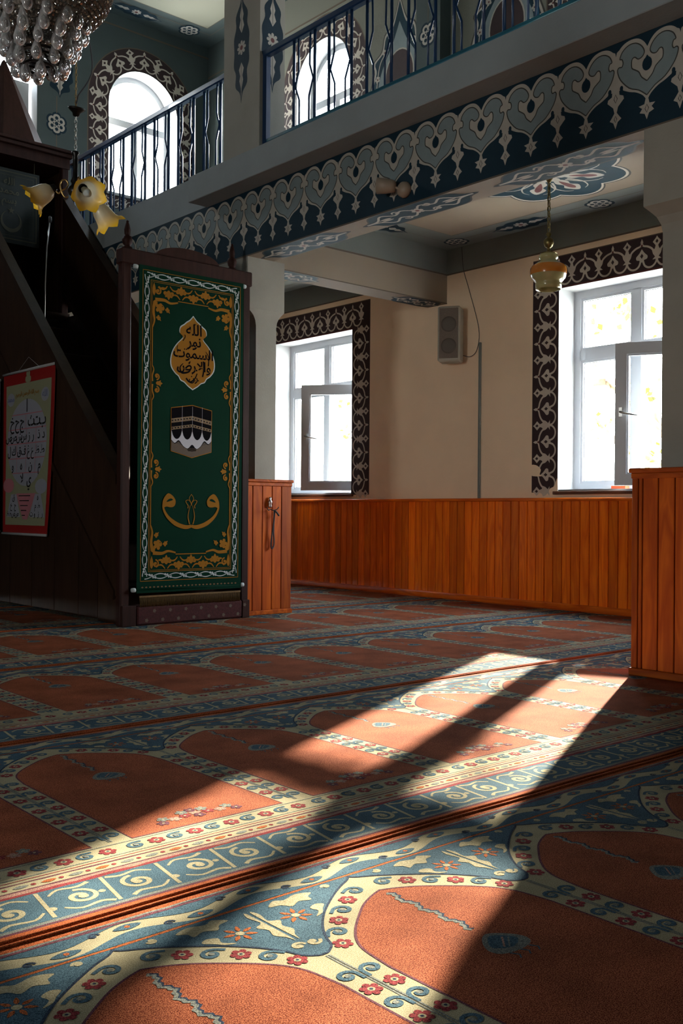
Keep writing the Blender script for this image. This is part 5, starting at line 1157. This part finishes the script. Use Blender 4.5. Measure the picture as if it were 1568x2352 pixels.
for k, (p0, d) in enumerate([((10.5, 5.35, .2), (-.3, 1.2, .55)), ((10.3, 5.6, 1.0), (-.2, 1.1, .9)), ((10.5, 5.4, .5), (-.2, 1.3, .95)), ((10.1, 6.1, 1.7), (-.5, .8, 1.1)), ((10.3, 5.6, 1.0), (.4, -.9, 1.2)), ((10.1, 6.1, 1.7), (.6, .9, .8)), ((9.9, 6.7, 2.3), (-.3, 1.0, .2)), ((10.4, 5.5, .7), (-.4, -1.0, 1.4))]):
    p = Vector(p0); pts = [p.copy()]; v = Vector(d)*.42
    for i in range(6):
        v = v+Vector((R.uniform(-.10, .10), R.uniform(-.10, .10), R.uniform(-.12, .08))); p = p+v; pts.append(p.copy())
        q = p.copy(); tw = [q.copy()]; w = Vector((R.uniform(-1, 1), R.uniform(-1, 1), R.uniform(-.3, .8)))*.13
        for j in range(4): q = q+w+Vector((R.uniform(-.05, .05), R.uniform(-.05, .05), R.uniform(-.05, .05))); tw.append(q.copy()); tips.append(q.copy())
        b = MB(); b.tube(tw, [.008, .007, .006, .004, .002], 'bark', 4, caps=False); bb = b; 
        if i == 0: acc = MB()
        acc.tube(tw, [.008, .007, .006, .004, .002], 'bark', 4, caps=False)
    acc.tube(pts, [.045-.006*i for i in range(len(pts))], 'bark', 6); acc.build('branch', tr)
b = MB()
for q in tips:
    for i in range(R.randint(1, 4)):
        c = q+Vector((R.uniform(-.10, .10), R.uniform(-.10, .10), R.uniform(-.10, .08))); d1 = Vector((R.uniform(-1, 1), R.uniform(-1, 1), R.uniform(-1, 1))).normalized()*.035; d2 = d1.cross(Vector((R.uniform(-1, 1), R.uniform(-1, 1), R.uniform(-1, 1)))).normalized()*.028
        b.add([c-d1, c+d2*.8, c+d1*.4+d2, c+d1*1.3, c+d1*.4-d2, c-d2*.8], [(0, 1, 2, 3, 4, 5)], 'leaf_yellow')
for i in range(520):     # thin upper crown, loose leaves added to dim the sun on the floor
    c = Vector((10.5+R.gauss(0, .5), 6.25+R.gauss(0, .75), 4.05+R.gauss(0, .42))); d1 = Vector((R.uniform(-1, 1), R.uniform(-1, 1), R.uniform(-1, 1))).normalized()*.05; d2 = d1.cross(Vector((R.uniform(-1, 1), R.uniform(-1, 1), R.uniform(-1, 1)))).normalized()*.04
    b.add([c-d1, c+d2*.8, c+d1*.4+d2, c+d1*1.3, c+d1*.4-d2, c-d2*.8], [(0, 1, 2, 3, 4, 5)], 'leaf_yellow')
o = b.build('foliage', tr); o['kind'] = 'stuff'
hg = thing('hedge', 'low pale hedge beyond the tree outside the right window', 'hedge', (16, 7.5, -1.0))
b = MB()
for k in range(50):
    c = Vector((16+R.uniform(-.5, .5), 6+k*.16, R.uniform(-.6, .75))); b.ball(c, R.uniform(.3, .45), 'hedge_green', 8, 5)
o = b.build('leaf_mass', hg); o['kind'] = 'stuff'
hs = thing('garden_wall', 'low pale garden wall outside the left window', 'wall', (20, 26, -1))
b = MB(); b.box((19.8, 20, -1), (20.2, 34, 0.9), 'stone_wall'); b.build('wall', hs)
b = MB(); b.box((19.7, 20, 0.9), (20.3, 34, 1.0), 'stone_wall', 0.02); b.build('coping', hs)
